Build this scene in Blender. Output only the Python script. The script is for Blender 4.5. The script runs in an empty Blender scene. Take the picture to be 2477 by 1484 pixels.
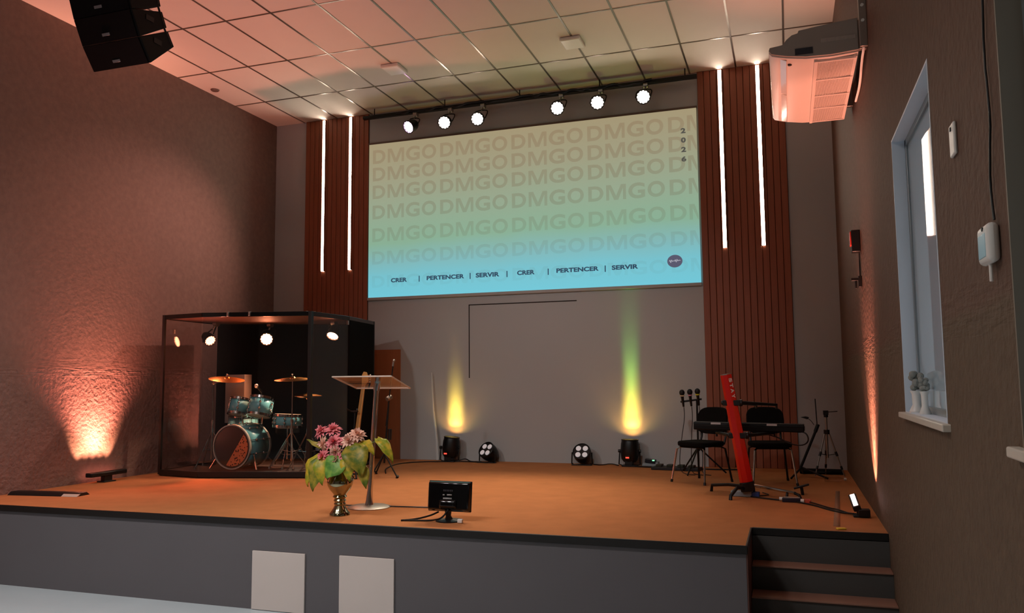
import bpy, bmesh, math, random
from mathutils import Vector, Matrix, Euler
random.seed(7)
S = bpy.context.scene
COL = S.collection
PI = math.pi
# ------------------------------------------------------------------ room dimensions (metres)
XL, XR, YB, YF, YR = -7.947, 0.657, 11.217, 5.97, -5.0      # side walls, stage back wall, stage front, hall rear
ZS, ZC = 0.75, 6.193                                       # stage deck, ceiling
# ------------------------------------------------------------------ camera
yaw, pitch, roll = 0.3283, 0.0933, -0.0083
f0 = Vector((-math.sin(yaw), math.cos(yaw), 0)); r0 = Vector((math.cos(yaw), math.sin(yaw), 0)); u0 = Vector((0, 0, 1))
fw = f0*math.cos(pitch)+u0*math.sin(pitch); u1 = u0*math.cos(pitch)-f0*math.sin(pitch)
rt = r0*math.cos(roll)+u1*math.sin(roll); up = u1*math.cos(roll)-r0*math.sin(roll)
cam = bpy.data.cameras.new('camera'); cam.sensor_width = 36; cam.lens = 1955.16/2477*36; cam.clip_start = 0.05; cam.clip_end = 80
co = bpy.data.objects.new('camera', cam); COL.objects.link(co)
co.matrix_world = Matrix(((rt.x, up.x, -fw.x, 0), (rt.y, up.y, -fw.y, 0), (rt.z, up.z, -fw.z, 1.9), (0, 0, 0, 1)))
S.camera = co
# ------------------------------------------------------------------ world, exposure
w = bpy.data.worlds.new('world'); S.world = w; w.use_nodes = True
w.node_tree.nodes['Background'].inputs[0].default_value = (0.02, 0.025, 0.04, 1)
w.node_tree.nodes['Background'].inputs[1].default_value = 0.3
S.view_settings.view_transform = 'Standard'; S.view_settings.look = 'None'
S.view_settings.exposure = 0.0; S.view_settings.gamma = 1.0; S.view_settings.use_curve_mapping = False
S.cycles.use_denoising = True
S.cycles.max_bounces = 10; S.cycles.transparent_max_bounces = 16; S.cycles.transmission_bounces = 10
S.cycles.sample_clamp_indirect = 6.0; S.cycles.caustics_refractive = False; S.cycles.caustics_reflective = False

def spot(name, loc, target, energy, color, angle, blend=0.5, radius=0.05):
    l = bpy.data.lights.new(name, 'SPOT'); l.energy = energy; l.color = color
    l.spot_size = math.radians(angle); l.spot_blend = blend; l.shadow_soft_size = radius
    o = bpy.data.objects.new(name, l); COL.objects.link(o); o.location = loc
    o.rotation_euler = (Vector(target)-Vector(loc)).to_track_quat('-Z', 'Y').to_euler()
    return o
def area(name, loc, target, energy, color, sx, sy):
    l = bpy.data.lights.new(name, 'AREA'); l.shape = 'RECTANGLE'; l.size = sx; l.size_y = sy; l.energy = energy; l.color = color
    o = bpy.data.objects.new(name, l); COL.objects.link(o); o.location = loc
    o.rotation_euler = (Vector(target)-Vector(loc)).to_track_quat('-Z', 'Y').to_euler()
    return o
CORAL = (1.0, 0.27, 0.19)
# unseen fill lights added above the audience to light floor, stage front and walls
for hx in (-6.4, -5.0, -3.6):
    o = area('hall_fill_light', (hx, 2.6, 6.1), (hx, 2.9, 0.0), 62, (1.0, 0.93, 0.92), 0.6, 0.6); o.data.spread = math.radians(125)
area('hall_fill_light', (-3.6, -2.2, 6.1), (-3.6, 2.0, 0.0), 60, (1.0, 0.88, 0.78), 1.2, 1.2)  # ambient fill added from the hall rear to lift the dim walls
# front-of-house stage wash
spot('front_wash_light', (-6.2, 1.5, 5.9), (-3.9, 11, 1.2), 360, (0.93, 0.96, 0.95), 42, 1.0, 0.12)
spot('front_wash_light', (-1.2, 1.5, 5.9), (-3.0, 11, 1.2), 360, (0.93, 0.96, 0.95), 42, 1.0, 0.12)

# ------------------------------------------------------------------ materials
def lin(c):
    return tuple((x/12.92 if x <= 0.04045 else ((x+0.055)/1.055)**2.4) for x in c)
def hexc(h):
    return lin(tuple(int(h[i:i+2], 16)/255 for i in (0, 2, 4)))
MATS = {}
def mat(name, col, rough=0.5, metal=0.0, spec=0.5, bump=None, var=0.0, vscale=4.0, emit=None, es=0.0, trans=0.0, alpha=1.0, coat=0.0, stretch=None, ior=1.45):
    if name in MATS: return MATS[name]
    m = bpy.data.materials.new(name); m.use_nodes = True; MATS[name] = m
    nt = m.node_tree; b = nt.nodes['Principled BSDF']
    c4 = (*col, 1)
    b.inputs['Base Color'].default_value = c4; b.inputs['Roughness'].default_value = rough
    b.inputs['Metallic'].default_value = metal; b.inputs['Specular IOR Level'].default_value = spec
    b.inputs['Transmission Weight'].default_value = trans; b.inputs['Alpha'].default_value = alpha
    b.inputs['Coat Weight'].default_value = coat; b.inputs['IOR'].default_value = ior
    if emit: b.inputs['Emission Color'].default_value = (*emit, 1); b.inputs['Emission Strength'].default_value = es
    if var or bump:
        tc = nt.nodes.new('ShaderNodeTexCoord'); mp = nt.nodes.new('ShaderNodeMapping')
        nt.links.new(tc.outputs['Object'], mp.inputs['Vector'])
        if stretch: mp.inputs['Scale'].default_value = stretch
    if var:
        n = nt.nodes.new('ShaderNodeTexNoise'); n.inputs['Scale'].default_value = vscale; n.inputs['Detail'].default_value = 6
        nt.links.new(mp.outputs[0], n.inputs['Vector'])
        mx = nt.nodes.new('ShaderNodeMix'); mx.data_type = 'RGBA'
        mx.inputs['A'].default_value = (*[x*(1-var) for x in col], 1); mx.inputs['B'].default_value = (*[min(1, x*(1+var)) for x in col], 1)
        nt.links.new(n.outputs['Fac'], mx.inputs['Factor']); nt.links.new(mx.outputs['Result'], b.inputs['Base Color'])
    if bump:
        n2 = nt.nodes.new('ShaderNodeTexNoise'); n2.inputs['Scale'].default_value = bump[0]; n2.inputs['Detail'].default_value = 5
        nt.links.new(mp.outputs[0], n2.inputs['Vector'])
        bp = nt.nodes.new('ShaderNodeBump'); bp.inputs['Strength'].default_value = bump[1]; bp.inputs['Distance'].default_value = bump[2] if len(bump) > 2 else 0.01
        nt.links.new(n2.outputs['Fac'], bp.inputs['Height']); nt.links.new(bp.outputs[0], b.inputs['Normal'])
    return m
def wall_mat(name, col_low, col_high, zsplit, a_low=0.6, a_high=0.3):
    """painted wall: smooth plaster below a seam, rough rendered plaster above it"""
    m = bpy.data.materials.new(name); m.use_nodes = True; nt = m.node_tree; b = nt.nodes['Principled BSDF']
    N = nt.nodes.new; L = nt.links.new
    geo = N('ShaderNodeNewGeometry'); sp = N('ShaderNodeSeparateXYZ'); L(geo.outputs['Position'], sp.inputs[0])
    big = N('ShaderNodeTexNoise'); big.inputs['Scale'].default_value = 1.3; big.inputs['Detail'].default_value = 5; L(geo.outputs['Position'], big.inputs['Vector'])
    z2 = N('ShaderNodeMath'); z2.operation = 'MULTIPLY_ADD'; z2.inputs[1].default_value = 0.10; L(big.outputs['Fac'], z2.inputs[0]); L(sp.outputs['Z'], z2.inputs[2])
    st = N('ShaderNodeMapRange'); st.inputs['From Min'].default_value = zsplit+0.03; st.inputs['From Max'].default_value = zsplit+0.07; L(z2.outputs[0], st.inputs['Value'])
    mx = N('ShaderNodeMix'); mx.data_type = 'RGBA'; mx.inputs['A'].default_value = (*col_low, 1); mx.inputs['B'].default_value = (*col_high, 1); L(st.outputs[0], mx.inputs['Factor'])
    n1 = N('ShaderNodeTexNoise'); n1.inputs['Scale'].default_value = 14; n1.inputs['Detail'].default_value = 8; n1.inputs['Roughness'].default_value = 0.65; L(geo.outputs['Position'], n1.inputs['Vector'])
    hs = N('ShaderNodeMix'); hs.data_type = 'RGBA'; hs.blend_type = 'MULTIPLY'; hs.inputs['Factor'].default_value = 0.35
    cr = N('ShaderNodeMapRange'); cr.inputs['From Min'].default_value = 0.3; cr.inputs['From Max'].default_value = 0.7; cr.inputs['To Min'].default_value = 0.5; cr.inputs['To Max'].default_value = 1.2
    L(n1.outputs['Fac'], cr.inputs['Value']); L(mx.outputs['Result'], hs.inputs['A']); L(cr.outputs[0], hs.inputs['B']); L(hs.outputs['Result'], b.inputs['Base Color'])
    amp = N('ShaderNodeMapRange'); amp.inputs['To Min'].default_value = a_low; amp.inputs['To Max'].default_value = a_high; L(st.outputs[0], amp.inputs['Value'])
    n2 = N('ShaderNodeTexNoise'); n2.inputs['Scale'].default_value = 24; n2.inputs['Detail'].default_value = 4; L(geo.outputs['Position'], n2.inputs['Vector'])
    # troweled seam: a band of sideways ripples at the joint height
    mp = N('ShaderNodeMapping'); mp.inputs['Scale'].default_value = (5, 5, 45); L(geo.outputs['Position'], mp.inputs['Vector'])
    n3 = N('ShaderNodeTexNoise'); n3.inputs['Scale'].default_value = 1.0; n3.inputs['Detail'].default_value = 3; L(mp.outputs[0], n3.inputs['Vector'])
    bd = N('ShaderNodeMath'); bd.operation = 'COMPARE'; bd.inputs[1].default_value = zsplit+0.06; bd.inputs[2].default_value = 0.10; L(z2.outputs[0], bd.inputs[0])
    sm = N('ShaderNodeMath'); sm.operation = 'MULTIPLY'; L(n3.outputs['Fac'], sm.inputs[0]); L(bd.outputs[0], sm.inputs[1])
    hh = N('ShaderNodeMath'); hh.operation = 'MULTIPLY_ADD'; hh.inputs[1].default_value = 0.9; L(sm.outputs[0], hh.inputs[0]); L(n2.outputs['Fac'], hh.inputs[2])
    bp = N('ShaderNodeBump'); bp.inputs['Distance'].default_value = 0.02; L(amp.outputs[0], bp.inputs['Strength']); L(hh.outputs[0], bp.inputs['Height'])
    L(bp.outputs[0], b.inputs['Normal']); b.inputs['Roughness'].default_value = 0.75; b.inputs['Specular IOR Level'].default_value = 0.35
    return m
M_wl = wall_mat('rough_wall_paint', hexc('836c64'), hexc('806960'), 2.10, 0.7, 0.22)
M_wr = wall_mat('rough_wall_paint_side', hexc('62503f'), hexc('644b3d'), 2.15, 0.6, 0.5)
M_wb = mat('back_wall_paint', hexc('abacab'), 0.42, var=0.05, vscale=0.8, bump=(3, 0.05, 0.02))
M_tile = mat('ceiling_tile', hexc('d8d2c8'), 0.8, var=0.04, vscale=2.5, bump=(60, 0.15, 0.003))
M_tbar = mat('ceiling_grid_metal', hexc('8d857c'), 0.28, metal=0.85)
M_floor = mat('polished_floor', hexc('bac7cb'), 0.35, var=0.08, vscale=3)
M_carpet = mat('tan_carpet', hexc('b3764a'), 0.95, spec=0.15, var=0.16, vscale=5, bump=(220, 0.5, 0.004))
M_front = mat('grey_stage_paint', hexc('605d60'), 0.7, var=0.06, vscale=2)
M_noseb = mat('black_edge_trim', hexc('14110f'), 0.45)
M_black = mat('black_plastic', hexc('0d0d0e'), 0.4)
M_gloss = mat('black_gloss', hexc('060607'), 0.12, coat=0.3)
M_blackmetal = mat('black_painted_metal', hexc('141312'), 0.45, metal=0.3)
M_fabric = mat('black_fabric', hexc('131211'), 0.95, spec=0.1, bump=(300, 0.3, 0.002))
M_chrome = mat('chrome', hexc('d0ccc6'), 0.12, metal=1.0)
M_silver = mat('brushed_metal', hexc('b0aaa2'), 0.35, metal=1.0)
M_white = mat('white_plastic', hexc('e8e6e0'), 0.35)
M_whitem = mat('white_matt', hexc('ddd8d0'), 0.7)
M_wood = mat('walnut_slat', hexc('8f5036'), 0.5, var=0.25, vscale=3, stretch=(14, 14, 0.7))
M_woodgap = mat('slat_gap', hexc('3a1d12'), 0.8)
M_door = mat('brown_door', hexc('9a5e3a'), 0.5, var=0.12, vscale=3, stretch=(10, 10, 0.8))
M_keyb = mat('keyboard_black', hexc('080808'), 0.5, spec=0.25)
M_red = mat('red_lacquer', hexc('c81408'), 0.3, coat=0.2)
M_glass = None
def glass_mat(name, tint=(1, 1, 1), refl=1.0):
    """thin clear pane: straight-through view with a fresnel reflection"""
    m = bpy.data.materials.new(name); m.use_nodes = True; nt = m.node_tree
    for n in list(nt.nodes): nt.nodes.remove(n)
    o = nt.nodes.new('ShaderNodeOutputMaterial'); t = nt.nodes.new('ShaderNodeBsdfTransparent'); g = nt.nodes.new('ShaderNodeBsdfGlossy')
    mx = nt.nodes.new('ShaderNodeMixShader'); fr = nt.nodes.new('ShaderNodeFresnel'); gm = nt.nodes.new('ShaderNodeNewGeometry'); io = nt.nodes.new('ShaderNodeMapRange')
    io.inputs['To Min'].default_value = 1.45; io.inputs['To Max'].default_value = 1/1.45; nt.links.new(gm.outputs['Backfacing'], io.inputs['Value']); nt.links.new(io.outputs[0], fr.inputs['IOR'])
    k = nt.nodes.new('ShaderNodeMath'); k.operation = 'MULTIPLY'; k.inputs[1].default_value = refl
    t.inputs[0].default_value = (*tint, 1); g.inputs['Roughness'].default_value = 0.02
    nt.links.new(fr.outputs[0], k.inputs[0]); nt.links.new(k.outputs[0], mx.inputs[0]); nt.links.new(t.outputs[0], mx.inputs[1]); nt.links.new(g.outputs[0], mx.inputs[2]); nt.links.new(mx.outputs[0], o.inputs[0])
    return m
M_glass = glass_mat('booth_glass', (0.93, 0.91, 0.91), 0.9)
M_acryl = glass_mat('clear_acrylic', (0.88, 0.84, 0.82), 1.0)
M_pane = mat('frosted_window_film', hexc('b4ccda'), 0.04, spec=0.4)
M_led = mat('led_strip_glow', (1, 1, 1), emit=(1.0, 0.84, 0.68), es=30.0)

# ------------------------------------------------------------------ mesh builder
class MB:
    def __init__(s, off=(0, 0, 0)):
        s.bm = bmesh.new(); s.off = Vector(off)
    def _v(s, p): return s.bm.verts.new(Vector(p)-s.off)
    def face(s, pts):
        try: s.bm.faces.new([s._v(p) for p in pts])
        except ValueError: pass
        return s
    def box(s, c, d, R=None):
        c = Vector(c); h = [Vector((sx*d[0]/2, sy*d[1]/2, sz*d[2]/2)) for sx in (-1, 1) for sy in (-1, 1) for sz in (-1, 1)]
        if R is not None: h = [R @ x for x in h]
        v = [s._v(c+x) for x in h]
        for q in ((0, 1, 3, 2), (4, 6, 7, 5), (0, 4, 5, 1), (2, 3, 7, 6), (0, 2, 6, 4), (1, 5, 7, 3)): s.bm.faces.new([v[i] for i in q])
        return s
    def bb(s, a, b):
        return s.box([(a[i]+b[i])/2 for i in range(3)], [abs(b[i]-a[i]) for i in range(3)])
    def frame(s, d):
        d = Vector(d).normalized(); a = Vector((0, 0, 1)) if abs(d.z) < 0.9 else Vector((1, 0, 0))
        x = d.cross(a).normalized(); return x, d.cross(x).normalized()
    def cyl(s, p0, p1, r0, r1=None, n=16, caps=True):
        p0 = Vector(p0); p1 = Vector(p1); r1 = r0 if r1 is None else r1; x, y = s.frame(p1-p0)
        A = []; B = []
        for i in range(n):
            t = 2*PI*i/n; e = x*math.cos(t)+y*math.sin(t); A.append(s._v(p0+e*r0)); B.append(s._v(p1+e*r1))
        for i in range(n): j = (i+1) % n; s.bm.faces.new((A[i], B[i], B[j], A[j]))
        if caps:
            if r0 > 1e-5: s.bm.faces.new(A)
            if r1 > 1e-5: s.bm.faces.new(B[::-1])
        return s
    def lathe(s, prof, o=(0, 0, 0), axis=(0, 0, 1), n=24, sx=1.0):
        o = Vector(o); d = Vector(axis).normalized(); x, y = s.frame(d); rings = []
        for r, z in prof:
            if r < 1e-5: rings.append([s._v(o+d*z)])
            else: rings.append([s._v(o+d*z+(x*math.cos(2*PI*i/n)*sx+y*math.sin(2*PI*i/n))*r) for i in range(n)])
        for a, b in zip(rings, rings[1:]):
            for i in range(n):
                j = (i+1) % n
                if len(a) == 1 and len(b) == 1: continue
                if len(a) == 1: s.bm.faces.new((a[0], b[i], b[j]))
                elif len(b) == 1: s.bm.faces.new((a[i], b[0], a[j]))
                else: s.bm.faces.new((a[i], b[i], b[j], a[j]))
        return s
    def path(s, pts, r, n=8, closed=False, smooth=0):
        P = [Vector(p) for p in pts]
        for _ in range(smooth):
            Q = [P[0]]
            for a, b in zip(P, P[1:]): Q += [a*0.75+b*0.25, a*0.25+b*0.75]
            Q.append(P[-1]); P = Q
        m = len(P); rings = []; px = None
        for k in range(m):
            if closed: d = P[(k+1) % m]-P[k-1]
            else: d = P[min(k+1, m-1)]-P[max(k-1, 0)]
            d.normalize()
            if px is None: x, y = s.frame(d)
            else:
                x = (px-d*px.dot(d)).normalized(); y = d.cross(x)
            px = x
            rr = r[k] if isinstance(r, (list, tuple)) and len(r) == m else (r if not isinstance(r, (list, tuple)) else r[0]+(r[-1]-r[0])*k/(m-1))
            rings.append([s._v(P[k]+(x*math.cos(2*PI*i/n)+y*math.sin(2*PI*i/n))*rr) for i in range(n)])
        for k in range(m if closed else m-1):
            a = rings[k]; b = rings[(k+1) % m]
            for i in range(n): j = (i+1) % n; s.bm.faces.new((a[i], b[i], b[j], a[j]))
        if not closed: s.bm.faces.new(rings[0]); s.bm.faces.new(rings[-1][::-1])
        return s
    def prism(s, poly, ext):
        e = Vector(ext); A = [s._v(p) for p in poly]; B = [s._v(Vector(p)+e) for p in poly]; n = len(A)
        s.bm.faces.new(A[::-1]); s.bm.faces.new(B)
        for i in range(n): j = (i+1) % n; s.bm.faces.new((A[i], A[j], B[j], B[i]))
        return s
    def ball(s, c, r, sc=(1, 1, 1), n=16, k=10):
        c = Vector(c); rings = []
        for a in range(k+1):
            t = PI*a/k; rr = math.sin(t); z = math.cos(t)
            if a in (0, k): rings.append([s._v(c+Vector((0, 0, z*r*sc[2])))])
            else: rings.append([s._v(c+Vector((rr*math.cos(2*PI*i/n)*r*sc[0], rr*math.sin(2*PI*i/n)*r*sc[1], z*r*sc[2]))) for i in range(n)])
        for a, b in zip(rings, rings[1:]):
            for i in range(n):
                j = (i+1) % n
                if len(a) == 1: s.bm.faces.new((a[0], b[i], b[j]))
                elif len(b) == 1: s.bm.faces.new((a[i], b[0], a[j]))
                else: s.bm.faces.new((a[i], b[i], b[j], a[j]))
        return s
    def build(s, name, m, parent=None, bevel=0.0, angle=35, seg=2, solid=0.0):
        bmesh.ops.recalc_face_normals(s.bm, faces=s.bm.faces)
        me = bpy.data.meshes.new(name); s.bm.to_mesh(me); s.bm.free()
        me.materials.append(m)
        for p in me.polygons: p.use_smooth = True
        me.set_sharp_from_angle(angle=math.radians(angle))
        o = bpy.data.objects.new(name, me); COL.objects.link(o)
        if parent is not None: o.parent = parent
        if solid: q = o.modifiers.new('thickness', 'SOLIDIFY'); q.thickness = solid
        if bevel:
            q = o.modifiers.new('bevel', 'BEVEL'); q.width = bevel; q.segments = seg; q.limit_method = 'ANGLE'; q.angle_limit = math.radians(40)
        return o
def thing(name, label, cat, loc=(0, 0, 0), rz=0.0, group=None):
    o = bpy.data.objects.new(name, None); COL.objects.link(o); o.location = loc; o.rotation_euler = (0, 0, rz)
    o.empty_display_size = 0.1; o['label'] = label; o['category'] = cat
    if group: o['group'] = group
    return o
def tag(o, label, cat, group=None):
    o['label'] = label; o['category'] = cat
    if group: o['group'] = group
    return o
def struct(o): o['kind'] = 'structure'; return o
def dup(root, loc, rz, label, group=None):
    r = root.copy(); COL.objects.link(r); r.location = loc; r.rotation_euler = (0, 0, rz); r['label'] = label
    if group: r['group'] = group
    for ch in list(root.children):
        c = ch.copy(); COL.objects.link(c); c.parent = r
        for g in list(ch.children):
            d = g.copy(); COL.objects.link(d); d.parent = c
    return r
def glyphs(bm, text, x0, x1, z0, z1, fn, bold=0.0, clipx=None):
    """write TEXT so that its ink fills the rectangle; fn(u, v) gives the 3D point"""
    cu = bpy.data.curves.new('t', 'FONT'); cu.body = text; cu.offset = bold; cu.fill_mode = 'FRONT'; cu.resolution_u = 5
    o = bpy.data.objects.new('t', cu); COL.objects.link(o)
    dg = bpy.context.evaluated_depsgraph_get(); me = bpy.data.meshes.new_from_object(o.evaluated_get(dg))
    bpy.data.objects.remove(o); bpy.data.curves.remove(cu)
    xs = [v.co.x for v in me.vertices]; ys = [v.co.y for v in me.vertices]
    a, b, c, d = min(xs), max(xs), min(ys), max(ys)
    if z1 is None: z1 = z0+(x1-x0)*(d-c)/(b-a)
    t = bmesh.new(); t.from_mesh(me); bpy.data.meshes.remove(me)
    for v in t.verts: v.co = Vector((x0+(v.co.x-a)/(b-a)*(x1-x0), z0+(v.co.y-c)/(d-c)*(z1-z0), 0))
    if clipx is not None:
        bmesh.ops.bisect_plane(t, geom=t.verts[:]+t.edges[:]+t.faces[:], plane_co=(clipx, 0, 0), plane_no=(1, 0, 0), clear_outer=True)
    mp = {v: bm._v(fn(v.co.x, v.co.y)) for v in t.verts}
    for f in t.faces:
        try: bm.bm.faces.new([mp[v] for v in f.verts])
        except ValueError: pass
    t.free()

# ================================================================== SETTING
struct(MB().bb((XL-0.2, YR-0.2, -0.1), (XR+0.3, YB+0.2, 0)).build('floor', M_floor))
# ceiling tiles and the metal T-bar grid
ceil = struct(MB().bb((XL-0.2, YR-0.2, ZC), (XR+0.3, YB+0.2, ZC+0.06)).build('ceiling', M_tile))
g = MB()
for c in range(0, 16):
    x = -8.0325+c*0.625
    if XL < x < XR: g.bb((x-0.011, YR, ZC-0.006), (x+0.011, YB, ZC+0.004))
for k in range(0, 13):
    y = 10.143-k*1.25
    if y > YR: g.bb((XL, y-0.011, ZC-0.0055), (XR, y+0.011, ZC+0.004))
g.build('grid_bars', M_tbar, ceil)
struct(MB().bb((XL-0.2, YB, -0.1), (XR+0.3, YB+0.15, ZC+0.05)).build('wall_back', M_wb))
struct(MB().bb((XL-0.15, YR, -0.1), (XL, YB, ZC+0.05)).build('wall_left', M_wl))
struct(MB().bb((XL-0.2, YR-0.15, -0.1), (XR+0.3, YR, ZC+0.05)).build('wall_rear', M_wb))
# wall beside the camera, with two window openings
W1 = (4.03, 5.40, 1.695, 3.37); W2 = (1.2, 2.81, 1.685, 3.37)
wr = MB(); x0, x1 = XR, XR+0.16
for a, b in ((YR, W2[0]), (W2[1], W1[0]), (W1[1], YB)): wr.bb((x0, a, -0.1), (x1, b, ZC+0.05))
for W in (W1, W2): wr.bb((x0, W[0], -0.1), (x1, W[1], W[2])); wr.bb((x0, W[0], W[3]), (x1, W[1], ZC+0.05))
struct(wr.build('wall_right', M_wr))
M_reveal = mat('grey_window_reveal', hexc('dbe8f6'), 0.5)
M_alu = mat('grey_aluminium', hexc('9aa3a7'), 0.3, metal=0.6)
M_reveal_shade = mat('shaded_window_reveal', hexc('7d7466'), 0.6)  # darker copy of the reveal paint; weaker light there is put into its colour
M_stone = mat('white_stone_sill', hexc('cfc6b8'), 0.35, var=0.08, vscale=12)
for i, W in enumerate((W1, W2)):
    wn = MB(); t = 0.012
    wn.bb((XR-0.002, W[0], W[3]-t), (XR+0.12, W[1], W[3])); wn.bb((XR-0.002, W[0], W[2]), (XR+0.12, W[1], W[2]+t))
    wn.bb((XR-0.002, W[0], W[2]+t), (XR+0.12, W[0]+t, W[3]-t)); wn.bb((XR-0.002, W[1]-t, W[2]+t), (XR+0.12, W[1], W[3]-t))
    root = struct(wn.build('window_%d' % (i+1), M_reveal_shade if i else M_reveal))
    fr = MB(); a, b, c, d = W; X0, X1 = XR+0.07, XR+0.12
    for q in (((X0, a, c), (X1, a+0.05, d)), ((X0, b-0.05, c), (X1, b, d)), ((X0, a, c), (X1, b, c+0.05)), ((X0, a, d-0.05), (X1, b, d)), ((X0+0.008, (a+b)/2-0.26, c), (X1, (a+b)/2-0.21, d))): fr.bb(*q)
    fr.build('window_frame', M_alu, root, 0.004)
    MB().bb((XR+0.083, a+0.04, c+0.04), (XR+0.089, b-0.04, d-0.04)).build('glass', M_pane, root)
    MB().bb((XR+0.30, a-0.6, c-0.6), (XR+0.31, b+0.6, d+0.6)).build('night_outside', mat('dark_outside', hexc('55626a'), 0.9), root)
    MB().bb((XR-0.035, a-0.06, c-0.028), (XR+0.11, b+0.06, c+0.006)).build('sill', M_stone, root, 0.006)
    if i == 0:
        k = MB(); k.bb((XR+0.03, a+0.015, 2.235), (XR+0.072, a+0.05, 2.31)); k.cyl((XR+0.022, a+0.033, 2.27), (XR+0.04, a+0.033, 2.27), 0.018); k.build('latch', M_silver, root, 0.005)
# the stage: carpeted deck, painted front, black edge, a notch with steps beside the wall
NX, NY = -0.33, 6.72
st = MB()
poly = [(XL, YF, 0), (NX, YF, 0), (NX, NY, 0), (XR, NY, 0), (XR, YB, 0), (XL, YB, 0)]
stage = struct(MB().prism(poly, (0, 0, ZS-0.03)).build('floor_stage', M_front))
MB().prism([(x, y, ZS-0.03) for x, y, z in poly], (0, 0, 0.03)).build('carpet', M_carpet, stage)
e = MB()
e.bb((XL, YF-0.02, ZS-0.055), (NX+0.012, YF, ZS+0.004)); e.bb((NX-0.002, YF, ZS-0.055), (NX+0.012, NY-0.012, ZS+0.004)); e.bb((NX+0.012, NY-0.014, ZS-0.055), (XR, NY, ZS+0.004))
e.build('edge_trim', M_noseb, stage, 0.004)
MB().bb((NX, YF+0.002, 0), (NX+0.01, NY-0.014, ZS-0.055)).build('notch_side', mat('dark_red_board', hexc('5b3a32'), 0.6), stage)
M_tread = mat('pinkish_tread_trim', hexc('8a6656'), 0.6)
M_riser = mat('dark_grey_riser', hexc('494846'), 0.75, var=0.1)
stp = struct(MB().bb((NX+0.012, NY-0.03, 0), (XR-0.001, NY-0.016, ZS-0.056)).build('floor_steps', M_riser))
for y1, y0, z in ((6.705, 6.51, 0.511), (6.51, 6.29, 0.333), (6.29, 6.06, 0.16)):
    MB().bb((NX+0.012, y0, 0), (XR-0.001, y1, z-0.012)).build('riser', M_riser, stp)
    MB().bb((NX+0.012, y0-0.012, z-0.012), (XR-0.001, y1, z)).build('tread', M_tread, stp, 0.003)
# painted floor-level panels on the stage front
for a, b, z, l in ((-4.385, -3.867, 0.488, 'pale blank panel on the stage front below the drum booth side'), (-3.541, -3.043, 0.496, 'pale blank panel on the stage front below the vase and monitor')):
    tag(MB().bb((a, YF-0.016, 0.004), (b, YF, z)).build('access_panel', mat('cream_panel', hexc('cfc4bd'), 0.75, var=0.03), None, 0.003), l, 'panel', 'panels on the stage front')
# back door, partly behind the booth, and the outline joint of a hidden door
d1 = struct(MB().bb((-6.55, YB-0.03, ZS), (-5.633, YB, 2.414)).build('door_1', M_door))
MB().bb((-6.50, YB-0.036, ZS+0.02), (-5.69, YB-0.03, 2.36)).build('door_leaf', M_door, d1, 0.002)
j = MB(); j.bb((-4.507, YB-0.004, 1.966), (-4.493, YB, 3.064)); j.bb((-4.507, YB-0.004, 3.05), (-2.84, YB, 3.064))
struct(j.build('trim_1', mat('dark_joint', hexc('2b2320'), 0.9)))
# cable-tape line on carpet, wall skirting glue line
tag(MB().face([(0.41, 9.1, ZS+0.003), (0.45, 9.1, ZS+0.003), (0.335, 6.95, ZS+0.003), (0.285, 6.95, ZS+0.003)]).build('floor_tape', mat('grey_tape', hexc('96694c'), 0.6), None, solid=0.002), 'strip of grey tape stuck on carpet near the bright wall lamp', 'tape')
tag(MB().box((0.335, 6.81, ZS+0.008), (0.07, 0.035, 0.012), Matrix.Rotation(0.4, 3, 'Z')).build('paper_scrap', mat('yellow_paper', hexc('e8c43a'), 0.8), None, 0.003), 'small yellow paper scrap at the stage edge above the steps', 'paper')
# slatted wood panels
def slat_panel(x0, x1, label):
    t = thing('slatted_wall_panel', label, 'wall panel', (x0, YB, ZS))
    w = x1-x0; n = int(round(w/0.085)); p = w/n; m = MB()
    for i in range(n): m.bb((i*p+0.0025, -0.030, 0.0), ((i+1)*p-0.0025, -0.012, ZC-ZS-0.001))
    MB().bb((0, -0.012, 0), (w, 0, ZC-ZS-0.001)).build('backing_board', M_woodgap, t)
    m.build('slats', M_wood, t, 0.005)
slat_panel(-7.362, -6.205, 'brown slatted wood panel on back wall behind the drum booth')
slat_panel(-1.06, 0.082, 'brown slatted wood panel on back wall behind the red stand')
# LED strips set on the slats
for x, l in ((-7.005, 'vertical white light strip on the drum-side slats, by the corner'), (-6.515, 'vertical white light strip on the drum-side slats, next to the screen'),
             (-0.752, 'vertical white light strip on the slats above the keyboard, next to the screen'), (-0.252, 'vertical white light strip on the slats nearer the air conditioner')):
    t = thing('light_strip', l, 'strip light', (x, YB-0.030, 3.69), 0, 'light strips on the slatted panels')
    L = 6.175-3.69
    MB().bb((-0.030, -0.006, 0), (0.030, 0, L)).bb((-0.030, -0.036, 0), (-0.024, -0.006, L)).bb((0.024, -0.036, 0), (0.030, -0.006, L)).build('channel', M_wood, t)
    MB().bb((-0.0225, -0.010, 0.0), (0.0225, -0.006, L)).build('diffuser', M_led, t)

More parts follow.
